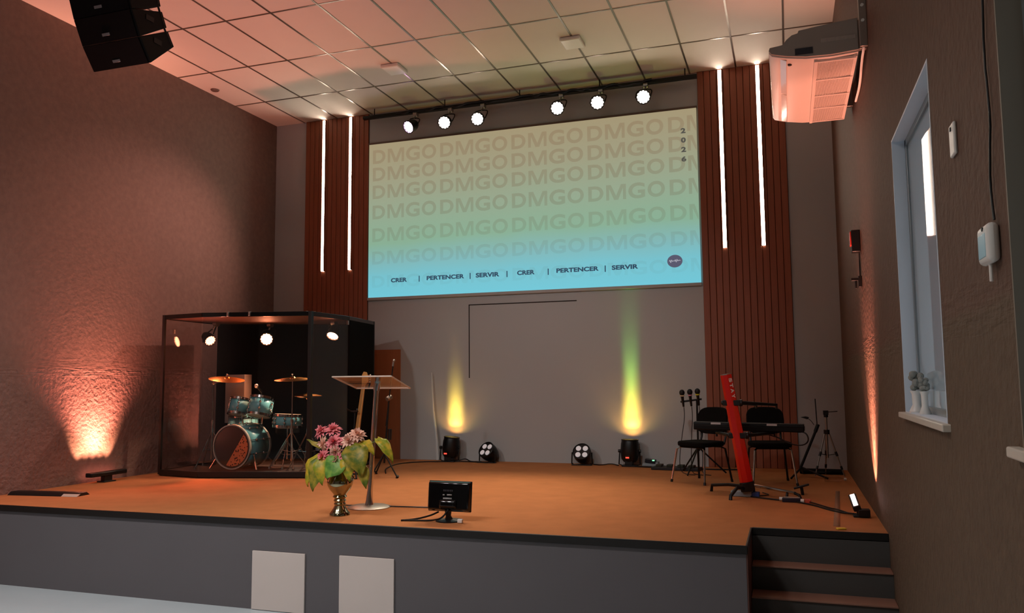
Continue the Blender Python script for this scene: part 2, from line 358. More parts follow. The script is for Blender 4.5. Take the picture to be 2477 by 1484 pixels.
# ================================================================== PROJECTION SCREEN
SX0, SX1, SZ0, SZ1, SY = -6.19, -1.083, 3.232, 5.682, YB-0.03
def slide_mat(name, mul, fade):
    """projected slide: yellow to green to cyan; mul darkens lettering, fading towards the foot of the slide when fade"""
    m = bpy.data.materials.new(name); m.use_nodes = True; nt = m.node_tree; b = nt.nodes['Principled BSDF']; N = nt.nodes.new; L = nt.links.new
    geo = N('ShaderNodeNewGeometry'); sp = N('ShaderNodeSeparateXYZ'); L(geo.outputs['Position'], sp.inputs[0])
    mr = N('ShaderNodeMapRange'); mr.inputs['From Min'].default_value = SZ0; mr.inputs['From Max'].default_value = SZ1; L(sp.outputs['Z'], mr.inputs['Value'])
    nz = N('ShaderNodeTexNoise'); nz.inputs['Scale'].default_value = 0.6; L(geo.outputs['Position'], nz.inputs['Vector'])
    ad = N('ShaderNodeMath'); ad.operation = 'MULTIPLY_ADD'; ad.inputs[1].default_value = 0.10; ad.inputs[2].default_value = -0.05; L(nz.outputs['Fac'], ad.inputs[0])
    ad2 = N('ShaderNodeMath'); ad2.operation = 'ADD'; L(mr.outputs[0], ad2.inputs[0]); L(ad.outputs[0], ad2.inputs[1])
    cr = N('ShaderNodeValToRGB'); L(ad2.outputs[0], cr.inputs[0]); els = cr.color_ramp.elements
    stops = ((0.0, '72d2e4'), (0.14, '78cbd8'), (0.24, '84c0c0'), (0.36, '8db89c'), (0.56, '9bb095'), (0.78, 'a6a486'), (1.0, 'ab9c7a'))
    els[0].position = 0; els[1].position = 1
    for p, h in stops[1:-1]: els.new(p)
    for el, (p, h) in zip(els, stops): el.position = p; el.color = (*hexc(h), 1)
    out = cr.outputs[0]
    if mul:
        mx = N('ShaderNodeMix'); mx.data_type = 'RGBA'; mx.blend_type = 'MULTIPLY'; mx.inputs['B'].default_value = (*mul, 1); L(out, mx.inputs['A'])
        if fade:
            fd = N('ShaderNodeMapRange'); fd.inputs['From Min'].default_value = 0.0; fd.inputs['From Max'].default_value = 0.55; fd.inputs['To Min'].default_value = 0.15; fd.inputs['To Max'].default_value = 1.0; L(mr.outputs[0], fd.inputs['Value']); L(fd.outputs[0], mx.inputs['Factor'])
        else: mx.inputs['Factor'].default_value = 1
        out = mx.outputs['Result']
    L(out, b.inputs['Emission Color']); b.inputs['Emission Strength'].default_value = 0.86
    b.inputs['Base Color'].default_value = (0.10, 0.10, 0.10, 1); b.inputs['Roughness'].default_value = 0.8; b.inputs['Specular IOR Level'].default_value = 0.1
    return m
sc = thing('projection_screen', 'large projection screen showing a pale yellow to cyan slide', 'screen', ((SX0+SX1)/2, SY, SZ0))
so = sc.location.copy()
MB(so).bb((SX0, SY, SZ0), (SX1, SY+0.006, SZ1)).build('screen_fabric', slide_mat('slide', None, False), sc)
MB(so).bb((SX0-0.01, SY-0.012, SZ0-0.045), (SX1+0.01, SY+0.016, SZ0)).build('weight_bar', mat('grey_screen_bar', hexc('a7a5a2'), 0.4), sc, 0.006)
MB(so).bb((SX0-0.01, SY-0.005, SZ1), (SX1+0.01, SY+0.025, SZ1+0.03)).build('top_batten', mat('screen_top', hexc('6c5a50'), 0.6), sc, 0.004)
rows = ((5.585, 5.362), (5.300, 5.082), (5.012, 4.796), (4.692, 4.470), (4.325, 4.108), (3.958, 3.752), (3.573, 3.385))
M_let = slide_mat('slide_letters', (0.87, 0.79, 0.77), True); fnp = lambda u, v: (u, SY-0.003, v)
for zt, zb in rows:
    lt = MB(so)
    for k in range(5):
        bx = -6.122+k*1.162
        for ch, a, b in (('D', 0, 0.223), ('M', 0.262, 0.548), ('G', 0.58, 0.818), ('O', 0.853, 1.097)):
            if bx+a > -1.12: continue
            o = 0.004 if ch in 'GO' else 0
            if ch == 'M':
                H_ = zt-zb; X0_, X1_ = bx+a, bx+b; Xm = (X0_+X1_)/2; sw = 0.052; cut = -1.09
                parts = [[(X0_, zb), (X0_+sw*0.85, zb), (X0_+sw*0.85, zt), (X0_, zt)], [(X0_+sw*0.85, zt-0.055), (Xm-0.030, zb), (Xm, zb), (Xm, zb+0.06), (X0_+sw*1.35, zt), (X0_+sw*0.85, zt)],
                         [(Xm, zb+0.06), (Xm, zb), (Xm+0.030, zb), (X1_-sw*0.85, zt-0.055), (X1_-sw*0.85, zt), (X1_-sw*1.35, zt)], [(X1_-sw*0.85, zb), (X1_, zb), (X1_, zt), (X1_-sw*0.85, zt)]]
                for pp in parts:
                    if min(p[0] for p in pp) < cut: lt.face([(min(u, cut), SY-0.003, v) for u, v in pp])
            else: glyphs(lt, ch, bx+a, bx+b, zb-o, zt+o, fnp, 0.032, -1.09 if bx+b > -1.09 else None)
    lt.build('pattern_lettering', M_let, sc)
M_txt = mat('slide_navy_text', (0.02, 0.03, 0.05), 0.9, emit=hexc('2f4a60'), es=0.9); fnt = lambda u, v: (u, SY-0.005, v)
for wd, a, b, z0, z1 in (('CRER', -5.791, -5.515, 3.454, 3.522), ('PERTENCER', -5.183, -4.564, 3.460, 3.527), ('SERVIR', -4.378, -4.003, 3.461, 3.530), ('CRER', -3.726, -3.455, 3.464, 3.532), ('PERTENCER', -3.127, -2.501, 3.467, 3.533), ('SERVIR', -2.314, -1.938, 3.467, 3.533)):
    tx = MB(so); glyphs(tx, wd, a, b, z0, z1, fnt, 0.042); tx.build('slogan_lettering', M_txt, sc)
for a in (-5.308, -4.468, -3.883, -3.249, -2.408): MB(so).face([(a-0.008, SY-0.005, 3.445), (a+0.008, SY-0.005, 3.445), (a+0.008, SY-0.005, 3.537), (a-0.008, SY-0.005, 3.537)]).build('slogan_divider', M_txt, sc)
M_yr = mat('slide_grey_text', (0.03, 0.03, 0.03), 0.9, emit=hexc('55544e'), es=0.85)
for ch, z in (('2', 5.373), ('0', 5.239), ('2', 5.105), ('6', 4.970)):
    yr = MB(so); glyphs(yr, ch, -1.301, -1.234, z-0.037, z+0.037, fnt, 0.05); yr.build('year_lettering', M_yr, sc)
lg = MB(so); lg.face([(-1.430+0.104*math.cos(t*PI/20), SY-0.005, 3.544+0.088*math.sin(t*PI/20)) for t in range(40)])
lgo = lg.build('round_logo', mat('slide_logo', (0.03, 0.03, 0.04), 0.9, emit=hexc('5a5a70'), es=0.9), sc)
sq = MB(so); pts = [(-1.505+0.15*i/40, SY-0.008, 3.544+0.010*i/40+0.022*math.sin(i*0.95)*(0.5+0.5*math.sin(i*0.31))) for i in range(41)]
sq.path(pts, 0.0045, 5); sq.build('logo_script', mat('slide_logo_script', (0.1, 0.1, 0.1), 0.9, emit=hexc('b9b9c6'), es=0.8), lgo)

# ================================================================== HANGING THINGS
# lighting bar with a loose cable run
rb = thing('lighting_bar', 'black lighting bar under the ceiling above the projection screen', 'lighting bar', (-3.6, 11.0, 6.06))
MB(rb.location).bb((-6.19, 10.965, 6.035), (-1.04, 11.035, 6.085)).build('bar', M_blackmetal, rb, 0.006)
for x in (-6.0, -4.8, -3.6, -2.4, -1.2): MB(rb.location).cyl((x, 11.0, 6.08), (x, 11.0, ZC), 0.008, n=8).build('ceiling_hanger', M_blackmetal, rb)
cb = MB(rb.location); rr = random.Random(3); pts = []
for i in range(48):
    x = -5.6+3.95*i/47; pts.append((x, 10.95+rr.uniform(-0.008, 0.008), 6.055+rr.uniform(-0.022, 0.026)))
cb.path(pts, 0.016, 6, smooth=1); cb.build('cable', M_black, rb)
# LED par cans
M_lens = mat('par_led_glow', (1, 1, 1), emit=(1.0, 0.80, 0.66), es=30.0)
M_lensp = mat('par_led_glow_violet', (1, 1, 1), emit=(1.0, 0.62, 0.95), es=30.0)
M_lensr = mat('par_led_glow_red', (1, 1, 1), emit=(1.0, 0.30, 0.14), es=70.0)
def par_head(aim, lens, r=0.095, L=0.17, loc=(0, 0, 0), hang=None, label='', group=None, dim=False):
    """short LED par can at LOC looking along AIM, hung from a yoke and clamp at HANG"""
    t = thing('par_light', label, 'stage light', loc, 0, group)
    a = Vector(aim).normalized()
    MB().lathe([(0, -L), (r*0.55, -L), (r*0.8, -L*0.8), (r*0.98, -L*0.45), (r, 0), (r*1.06, 0.0), (r*1.06, 0.016), (r*0.93, 0.016), (r*0.9, -0.004), (0, -0.004)], (0, 0, 0), a, 28).build('can', M_black, t, angle=30)
    x, y = MB().frame(a); d = MB()
    def disc(u, v, q):
        c = a*0.004+x*u+y*v; d.face([c+x*math.cos(2*PI*i/10)*q+y*math.sin(2*PI*i/10)*q for i in range(10)][::-1])
    for k in range(12): disc(r*0.73*math.cos(2*PI*k/12), r*0.73*math.sin(2*PI*k/12), r*0.17)
    for k in range(6): disc(r*0.40*math.cos(2*PI*k/6+.26), r*0.40*math.sin(2*PI*k/6+.26), r*0.165)
    d.face([a*0.002+(x*math.cos(2*PI*i/28)+y*math.sin(2*PI*i/28))*r*0.70 for i in range(28)][::-1])
    dd = d.build('led_ring_pattern', lens, t)
    if hang:
        h = Vector(hang)-Vector(loc); s = Vector((1, 0, 0)) if abs(a.x) < 0.8 else Vector((0, 1, 0))
        s = (s-a*s.dot(a)).normalized()
        yk = MB(); c0 = -a*L*0.4
        yk.path([c0+s*r*1.08, c0+s*r*1.12+h*0.45, c0*0.5+s*r*0.75+h*0.62, c0*0.5-s*r*0.75+h*0.62, c0-s*r*1.12+h*0.45, c0-s*r*1.08], 0.009, 6, smooth=1)
        yk.build('yoke', M_blackmetal, t)
        MB().cyl(c0*0.5+h*0.60, h+Vector((0, 0, -0.02)), 0.012, n=8).cyl(h+Vector((-0.03, 0, 0)), h+Vector((0.03, 0, 0)), 0.045, n=14).build('hook_clamp', M_silver, t)
    return t
for i, (x, z, aim, nm) in enumerate(((-5.281, 5.745, (-0.30, -0.80, -0.50), 'the one by the drum-side slats, tinted violet'), (-4.698, 5.748, (0.10, -0.9, -0.42), 'second along from the drum-side slats'),
        (-4.172, 5.741, (0.12, -0.9, -0.38), 'third along from the drum-side slats'), (-2.960, 5.758, (0.15, -0.9, -0.40), 'third from the keyboard-side slats'),
        (-2.381, 5.769, (0.16, -0.9, -0.36), 'second from the keyboard-side slats'), (-1.741, 5.770, (0.16, -0.9, -0.34), 'the one by the keyboard-side slats'))):
    par_head(aim, M_lensp if i == 0 else M_lens, loc=(x, 10.75, z), hang=(x, 10.99, 6.02), label='lit stage light above the screen, '+nm, group='stage lights on the bar')
    p = Vector((x, 10.75, z))+Vector(aim).normalized()*0.03
    if i == 0: spot('bar_par_light', p, p+Vector((-1.0, -0.95, -1.1)), 400, (1.0, 0.46, 0.36), 66, 0.9, 0.05)
    else: spot('bar_par_light', p, (x*0.5-1.5, 7.9, ZS), 280, (1.0, 0.76, 0.54), 48, 1.0, 0.07)
# surface-mounted square panels under the ceiling (unlit)
for (cx, cy, l) in ((-4.94, 9.60, 'unlit square panel lamp under the ceiling, on the drum booth side'), (-2.43, 9.59, 'unlit square panel lamp under the ceiling, nearer the air conditioner')):
    t = thing('ceiling_panel_lamp', l, 'ceiling lamp', (cx, cy, ZC), 0, 'ceiling panel lamps')
    MB().bb((-0.13, -0.155, -0.045), (0.13, 0.155, -0.006)).build('housing', M_whitem, t, 0.006)
    MB().bb((-0.115, -0.14, -0.048), (0.115, 0.14, -0.045)).build('diffuser', M_white, t, 0.001)
tag(MB().lathe([(0, -0.02), (0.05, -0.02), (0.062, -0.008), (0.062, 0), (0, 0)], (-7.78, 9.46, ZC)).build('smoke_detector', mat('brown_grey_plastic', hexc('6d5a50'), 0.5)), 'small dark round fitting on the ceiling by the drum-side wall', 'ceiling fitting')
# line array loudspeaker
M_cab = mat('speaker_cabinet', hexc('050506'), 0.6, spec=0.2, bump=(200, 0.2, 0.002)); M_grille = mat('speaker_grille', hexc('030305'), 0.7, spec=0.15, bump=(420, 0.8, 0.004))
la = thing('line_array_loudspeaker', 'black hanging line array loudspeaker of stacked cabinets by the ceiling', 'loudspeaker', (-6.04, 6.0, 4.987))
lo = la.location; P = Vector((0, 6.0, 4.987)); wx0, wx1 = -6.394, -5.69; H = 0.25; Ld = 0.41
M_badge = mat('badge_silver', hexc('8d9096'), 0.35, metal=0.7)
for t in (36, 27, 20, 13):
    a = math.radians(t); fu = Vector((0, -math.sin(a), math.cos(a))); fb = Vector((0, math.cos(a), math.sin(a)))
    q0 = P; q1 = P+fu*H; db = (fb+fu*0.12).normalized()*Ld; dt = (fb-fu*0.12).normalized()*Ld
    c = MB(lo); c.prism([(wx0, q.y, q.z) for q in (q0, q0+db, q1+dt, q1)], (wx1-wx0, 0, 0)); cab = c.build('cabinet', M_cab, la, 0.006)
    gq = MB(lo); fo = -fb*0.012
    A, B = q0+fu*0.002+fo, q1-fu*0.002+fo
    gq.prism([(wx0+0.02, q.y, q.z) for q in (A, A+fb*0.014, B+fb*0.014, B)], (wx1-wx0-0.04, 0, 0)); gq.build('grille', M_grille, cab, 0.004)
    bq = MB(lo); m = (A+B)/2-fu*0.055-fb*0.004
    bq.prism([(-6.06-0.045, q.y, q.z) for q in (m-fu*0.013, m-fu*0.013+fb*0.006, m+fu*0.013+fb*0.006, m+fu*0.013)], (0.09, 0, 0)); bq.build('badge', M_badge, cab, 0.002)
    for xx in (wx0+0.004, wx1-0.004):
        sh = MB(lo)
        e0 = q0+db*0.92+fu*0.03; e1 = q1+dt*0.92+fu*0.05
        sh.cyl((xx, e0.y, e0.z), (xx, e1.y, e1.z), 0.010, n=8); sh.box((xx, (q0+db*0.5+fu*H*0.5).y, (q0+db*0.5+fu*H*0.5).z), (0.018, 0.10, 0.05)); sh.build('rigging_link', M_blackmetal, cab)
    P = q1
fl = MB(lo); fl.bb((wx0, P.y, P.z+0.02), (wx1, P.y+0.5, P.z+0.05))
for xx in (wx0+0.1, wx1-0.1): fl.cyl((xx, P.y+0.1, P.z+0.03), (xx, P.y+0.1, ZC), 0.008, n=8); fl.cyl((xx, P.y+0.4, P.z+0.03), (xx, P.y+0.4, ZC), 0.008, n=8)
fl.build('fly_frame', M_blackmetal, la)

# air conditioner slung high beside the wall
ac = thing('air_conditioner', 'white air conditioner mounted high on the wall above the window side', 'air conditioner', (0.3, 7.35, 4.4)); ao = ac.location
Y0, Y1 = 6.5, 8.2
M_ac = mat('white_ac_plastic', hexc('d2c4ba'), 0.3, var=0.02); M_acs = mat('grey_ac_side', hexc('a09389'), 0.5)
bot = [(-0.055, 4.475), (-0.035, 4.447), (0.02, 4.430), (0.084, 4.414), (0.217, 4.392), (0.40, 4.385), (0.598, 4.397)]
top = [(0.598, 4.66), (0.42, 4.648), (0.172, 4.622), (0.165, 4.602), (0.12, 4.592), (0.08, 4.560), (0.052, 4.524), (0.018, 4.519), (-0.047, 4.512)]
MB(ao).prism([(x, Y0+0.02, z) for x, z in bot+top], (0, Y1-Y0-0.04, 0)).build('housing', M_ac, ac, 0.004, angle=50)
for y in (Y0, Y1-0.02): MB(ao).prism([(x, y, z) for x, z in [(a, b+0.012) for a, b in bot]+top], (0, 0.02, 0)).build('end_cap', M_acs, ac, 0.003)
ec = MB(ao); ec.bb((0.14, Y0-0.006, 4.425), (0.27, Y0, 4.475)); ec.build('display_window', mat('dark_display', hexc('34343a'), 0.3), ac)
vs = MB(ao)
for i in range(26): vs.bb((0.335+i*0.0095, Y0-0.005, 4.50), (0.3395+i*0.0095, Y0+0.001, 4.53))
vs.build('side_vent_slats', M_ac, ac)
def zb(x):
    for (a, za), (b, zb_) in zip(bot, bot[1:]):
        if a <= x <= b: return za+(zb_-za)*(x-a)/(b-a)
    return bot[-1][1]
gr = MB(ao); n = 30
for i in range(n):
    x = 0.305+i*(0.27/n); gr.bb((x, Y0+0.07, zb(x)-0.014), (x+0.0045, Y1-0.06, zb(x)+0.002))
for y in (Y0+0.07, Y0+0.48, Y0+0.88, Y0+1.22, Y1-0.08): gr.bb((0.295, y-0.012, zb(0.44)-0.018), (0.585, y+0.012, zb(0.44)+0.002))
for x in (0.292, 0.58): gr.bb((x-0.012, Y0+0.05, zb(x)-0.02), (x+0.012, Y1-0.05, zb(x)+0.003))
gr.build('intake_grille', M_ac, ac)
MB(ao).bb((0.302, Y0+0.075, zb(0.44)-0.004), (0.575, Y1-0.065, zb(0.44)-0.002)).build('grille_shade_plate', mat('grille_shadow', hexc('8d8076'), 0.8), ac)  # shade between the grille bars put into this plate's colour
lv = MB(ao); lv.prism([(-0.052, Y0+0.05, 4.468), (0.075, Y0+0.05, 4.405), (0.078, Y0+0.05, 4.411), (-0.05, Y0+0.05, 4.474)], (0, 0.80, 0)); lv.prism([(-0.052, Y0+0.87, 4.468), (0.075, Y0+0.87, 4.405), (0.078, Y0+0.87, 4.411), (-0.05, Y0+0.87, 4.474)], (0, 0.78, 0))
lv.build('air_flap', mat('ac_flap', hexc('c9c0ba'), 0.12, coat=0.5), ac, 0.002)
MB(ao).cyl((0.10, Y0+0.14, 4.402), (0.10, Y0+0.14, 4.412), 0.016, n=14).build('indicator_lamp', mat('dark_lamp', hexc('2a211d'), 0.4), ac)
br = MB(ao); br.bb((0.602, Y0-0.08, 4.40), (XR-0.001, Y0-0.05, 4.95))
br.build('wall_bracket', M_silver, ac, 0.002)
for y in (Y0+0.02, Y1-0.3): MB(ao).bb((0.598, y, 4.42), (XR-0.001, y+0.05, 4.65)).build('wall_bracket', M_silver, ac, 0.002)
for z in (4.60, 4.72, 4.84): MB(ao).cyl((0.628, Y0-0.088, z), (0.628, Y0-0.078, z), 0.012, n=10).build('bolt', M_white, ac)
cbl = MB(ao); cbl.path([(0.63, Y0-0.02, 4.48), (0.63, Y0-0.05, 4.40), (0.625, Y0+0.1, 4.36), (0.64, Y0+0.5, 4.30), (0.645, Y0+1.0, 4.33)], 0.010, 6, smooth=2); cbl.build('pipe', M_white, ac)

# ================================================================== WALL THINGS BESIDE THE CAMERA
t = thing('wall_switch_plate', 'long white switch plate on the rough wall between the two windows', 'switch', (XR, 3.52, 2.84))
MB().bb((-0.014, -0.045, -0.065), (0, 0.045, 0.065)).build('plate', M_white, t, 0.012, seg=3); MB().bb((-0.018, -0.006, 0.035), (-0.013, 0.006, 0.05)).build('switch_hole', M_black, t)
t = thing('wall_dispenser', 'rounded white wall device with a pale blue front at a hanging cable', 'wall device', (XR, 2.99, 2.34))
MB().bb((-0.040, -0.075, -0.068), (0, 0.075, 0.062)).build('casing', M_white, t, 0.024, seg=4)
MB().bb((-0.0415, -0.05, -0.048), (-0.038, 0.05, 0.030)).build('blue_front', mat('pale_blue_panel', hexc('9fc3cf'), 0.3), t, 0.008)
MB().cyl((-0.043, -0.02, 0.045), (-0.038, -0.02, 0.045), 0.007, n=10).build('indicator', M_black, t); MB().cyl((-0.018, 0.0, -0.068), (-0.018, 0.0, -0.125), 0.006, n=8).build('nozzle', M_white, t)
cw = []; rr = random.Random(5)
for i in range(40): cw.append((XR-0.010, 2.93+0.016*math.sin(i*0.7)+0.012*math.sin(i*0.31+1)+rr.uniform(-0.004, 0.004), 2.41+i*0.05))
tag(MB().path(cw, 0.004, 6).build('wall_cable', M_black), 'wavy thin dark cable running up the wall above the white device', 'cable')
t = thing('wall_alarm_box', 'small dark box with a red front high on the stage side wall', 'box', (XR, 7.9, 3.15))
MB().bb((-0.075, -0.05, -0.10), (0, 0.05, 0.10)).build('casing', M_black, t, 0.006); MB().bb((-0.085, -0.042, -0.04), (-0.074, 0.042, 0.09)).build('red_front', mat('red_plastic', hexc('c02a1c'), 0.35), t, 0.004)
t = thing('wall_hook', 'small dark bracket with thin cable below the red fronted box', 'bracket', (XR, 7.9, 2.78))
MB().bb((-0.03, -0.03, -0.05), (0, 0.03, 0.05)).bb((-0.09, -0.012, 0.01), (-0.02, 0.012, 0.035)).cyl((-0.05, 0, -0.06), (-0.05, 0, 0.02), 0.010, n=8).build('hook', M_blackmetal, t, 0.003)
MB().path([(-0.012, 0, 0.05), (-0.010, 0.02, 0.15), (-0.012, -0.005, 0.26)], 0.006, 6, smooth=1).build('cable', M_black, t)
# ornaments on the sill of the farther window
def sill_flower(y, l, s):
    t = thing('sill_ornament', l, 'ornament', (XR+0.035, y, W1[2]+0.006), 0, 'ornaments on the window sill')
    MB().lathe([(0, 0), (0.05*s, 0), (0.055*s, 0.012), (0.03*s, 0.05), (0.032*s, 0.11), (0.045*s, 0.13), (0, 0.13)]).build('pot', M_white, t)
    b = MB(); rr = random.Random(int(y*100))
    for k in range(14): b.ball((rr.uniform(-.03, .03)*s, rr.uniform(-.05, .05)*s, 0.13+rr.uniform(0, .13)*s), 0.026*s, n=8, k=6)
    b.build('foliage', mat('dull_grey_green', hexc('8d908a'), 0.8), t)
sill_flower(5.20, 'small white pot with grey flowers on the window sill, toward the stage', 0.75)
sill_flower(4.90, 'small white pot with grey flowers on the window sill, beside the latch side', 0.55)

# ================================================================== WALL WASH LAMPS ON THE STAGE
t = thing('wall_wash_lamp', 'lit slim floor lamp on the carpet washing the window side wall', 'stage light', (0.515, 7.50, ZS)); a = Vector((-0.28, -0.42, 0.86)).normalized(); x, y = MB().frame(a)
ld = Vector((-0.12, 0.75, 0.45)); ld = (ld-a*ld.dot(a)).normalized(); R = Matrix((ld.cross(a), ld, a)).transposed()
hd = MB(); hd.box((-0.03, 0.0, 0.115), (0.062, 0.20, 0.05), R); hd.build('head', M_black, t, 0.008)
gl = MB(); gl.box(Vector((-0.03, 0.0, 0.115))+a*0.026, (0.034, 0.165, 0.004), R); gl.build('lens', mat('wash_glow', (1, 1, 1), emit=(1.0, 0.62, 0.58), es=22), t)
MB().bb((-0.05, -0.07, 0), (0.06, 0.07, 0.018)).cyl((0.0, 0.0, 0.015), (-0.03, 0, 0.10), 0.014, n=8).box((0.035, -0.05, 0.04), (0.09, 0.08, 0.06)).build('stand', M_black, t, 0.006)
for tz, en, an in ((1.9, 120, 84), (2.9, 420, 50), (4.0, 230, 30)): spot('wall_wash_light', (0.50, 7.48, ZS+0.17), (0.66, 7.58, tz), en, (1.0, 0.36, 0.24), an, 0.5, 0.02)
spot('wall_wash_light', (0.44, 7.43, ZS+0.17), (0.15, 7.35, 4.4), 50, (1.0, 0.22, 0.18), 60, 0.6, 0.05)
t = thing('wall_wash_lamp', 'black low floor lamp lighting the rough wall beside the drum booth', 'stage light', (-7.80, 7.75, ZS))
MB().bb((-0.05, -0.27, 0.075), (0.05, 0.27, 0.125)).build('head', M_black, t, 0.01); MB().bb((-0.054, -0.24, 0.085), (-0.050, 0.24, 0.118)).build('lens', mat('wash_glow_left', (1, 1, 1), emit=CORAL, es=6), t)
MB().bb((-0.06, -0.09, 0), (0.06, 0.09, 0.015)).bb((-0.03, -0.06, 0.01), (0.03, 0.06, 0.08)).build('stand', M_black, t, 0.005)
for k in range(5):
    y = 7.46+0.105*k
    spot('wall_wash_light', (-7.815, y, ZS+0.15), (-7.96, y, ZS+0.62), 52, (1.0, 0.42, 0.24), 50, 0.6, 0.03)
    spot('wall_wash_light', (-7.815, y, ZS+0.15), (-7.98, y+(k-2)*0.06, ZS+2.0), 34, (1.0, 0.34, 0.22), 30, 0.8, 0.03)
    if k % 2 == 0: spot('wall_wash_light', (-7.80, y, ZS+0.15), (-7.96, y+(k-2)*0.12, ZS+3.2), 90, (1.0, 0.34, 0.24), 30, 1.0, 0.03)
spot('wall_wash_light', (-7.80, 7.70, ZS+0.17), (-6.9, 7.4, 6.0), 620, CORAL, 95, 0.9, 0.06)
# upright cans firing up the back wall
def floor_can(x, tilt, l):
    t = thing('uplight_can', l, 'stage light', (x, 11.02, ZS), 0, 'upright cans by the back wall')
    a = Vector((math.sin(tilt), 0, math.cos(tilt)))
    MB().lathe([(0, 0.06), (0.085, 0.06), (0.115, 0.10), (0.128, 0.18), (0.122, 0.30), (0.112, 0.345), (0.117, 0.35), (0.117, 0.362), (0.104, 0.362), (0.100, 0.30), (0, 0.30)], (0, 0, 0), a, 28).build('can', M_black, t)
    MB().face([a*0.303+Vector((math.cos(i*PI/10)*0.098, math.sin(i*PI/10)*0.098, 0)) for i in range(20)]).build('lens', mat('can_glow', (1, 1, 1), emit=(1.0, 0.70, 0.18), es=25), t)
    MB().bb((-0.10, -0.08, 0), (0.10, 0.08, 0.02)).bb((-0.05, -0.09, 0.02), (0.05, 0.05, 0.09)).build('base', M_black, t, 0.006)
    MB().path([(-0.135, 0, 0.20), (-0.145, -0.02, 0.03), (-0.08, -0.03, 0.010)], 0.009, 6).build('bracket', M_blackmetal, t); MB().path([(0.138, 0, 0.20), (0.145, -0.02, 0.03), (0.08, -0.03, 0.010)], 0.009, 6).build('bracket', M_blackmetal, t)
    MB().cyl((-0.125, 0, 0.205), (-0.155, 0, 0.205), 0.022, n=12).build('tilt_knob', M_black, t); MB().cyl((0.125, 0, 0.205), (0.155, 0, 0.205), 0.022, n=12).build('tilt_knob', M_black, t)
    MB().bb((-0.035, -0.138, 0.10), (0.025, -0.12, 0.155)).build('control_panel', M_gloss, t); MB().bb((-0.030, -0.140, 0.118), (0.015, -0.137, 0.136)).build('red_display', mat('red_digits', (0.1, 0, 0), emit=(1, 0.05, 0.03), es=2.5), t)
    return a
a1 = floor_can(-4.735, 0.10, 'black upright can throwing yellow light up the back wall near the door')
a2 = floor_can(-2.085, 0.02, 'black upright can throwing yellow and green light up the back wall')
def flame(x, green):
    p = Vector((x, 11.04, ZS+0.385))
    for dx in (-0.06, 0.0, 0.06):
        q = p+Vector((dx, 0.03, 0))
        spot('can_beam_light', q, (x+dx*0.8, YB, ZS+0.62), 9, (1.0, 0.66, 0.10), 44, 0.5, 0.02)
        spot('can_beam_light', q, (x+dx*0.8, YB, ZS+0.85), 22, (1.0, 0.70, 0.08), 22, 0.5, 0.02)
        spot('can_beam_light', q, (x+dx*0.7, YB, ZS+1.10), 26 if green else 9, (1.0, 0.66, 0.06) if not green else (0.55, 1.0, 0.10), 15, 0.6, 0.02)
    spot('can_beam_light', p+Vector((0, 0.02, -0.02)), (x, 11.30, ZS+0.85), 4.5, (1.0, 0.34, 0.06), 110, 0.6, 0.03)
    if green: spot('can_beam_light', p, (x, YB, ZS+1.50), 110, (0.14, 1.0, 0.16), 13, 0.7, 0.05)
    spot('can_beam_light', p, (x-0.3, 9.9, ZC), 60 if green else 32, (0.62, 1.0, 0.16) if green else (0.85, 0.85, 0.2), 46, 0.9, 0.06)
flame(-4.72, False); flame(-2.08, True)
# tilted four-lens pars, unlit
def four_par(x, az, l):
    t = thing('floor_par', l, 'stage light', (x, 11.0, ZS), 0, 'unlit four-lens pars')
    a = Vector((math.sin(az)*0.8, -math.cos(az)*0.8, 0.52)).normalized(); c = Vector((0, 0, 0.175)); r = 0.125
    MB().lathe([(0, -0.20), (r*0.6, -0.20), (r*0.85, -0.14), (r, -0.06), (r, 0.03), (r*0.95, 0.035), (r*0.93, 0.02), (0, 0.02)], c, a, 28).build('can', M_black, t)
    x_ = Vector((0, 0, 1)).cross(a).normalized(); y_ = a.cross(x_)
    for u, v in ((-1, -1), (1, -1), (-1, 1), (1, 1)):
        q = c+a*0.022+x_*u*0.048+y_*v*0.048; MB().lathe([(0.037, 0), (0.036, 0.008), (0.02, 0.012), (0, 0.013)], q, a, 18).build('led_lens', mat('frosted_led_glow', hexc('cfc6c4'), 0.4, emit=(1, 0.93, 0.95), es=0.22), t)  # the unlit lenses carry a faint added glow
    MB().path([c+x_*(r+0.012), c+x_*(r+0.02)+Vector((0, 0, -0.16)), Vector((x_.x*r, x_.y*r, 0.008))+a*0.03], 0.009, 6).build('bracket', M_blackmetal, t); MB().path([c-x_*(r+0.012), c-x_*(r+0.02)+Vector((0, 0, -0.16)), Vector((-x_.x*r, -x_.y*r, 0.008))+a*0.03], 0.009, 6).build('bracket', M_blackmetal, t)
    MB().bb((-0.14, -0.05, 0), (0.14, 0.02, 0.012)).build('foot_plate', M_black, t, 0.003)
four_par(-4.145, -0.35, 'unlit four-lens par on carpet next to the yellow can')
four_par(-2.745, 0.05, 'unlit four-lens par on carpet next to the green-topped can')
def cable(name, pts, r, l, m=None): return tag(MB().path(pts, r, 6, smooth=2).build(name, m or M_black), l, 'cable')
zc = ZS+0.008
cable('power_cable', [(-4.62, 11.05, zc), (-4.52, 11.10, zc+0.04), (-4.40, 11.0, zc), (-4.26, 11.08, zc)], 0.008, 'short black cable between yellow can and its neighbouring par')
cable('power_cable', [(-2.60, 11.08, zc), (-2.48, 11.0, zc), (-2.36, 11.1, zc+0.015), (-2.24, 11.02, zc)], 0.008, 'short black cable between the green-topped can and its neighbouring par')
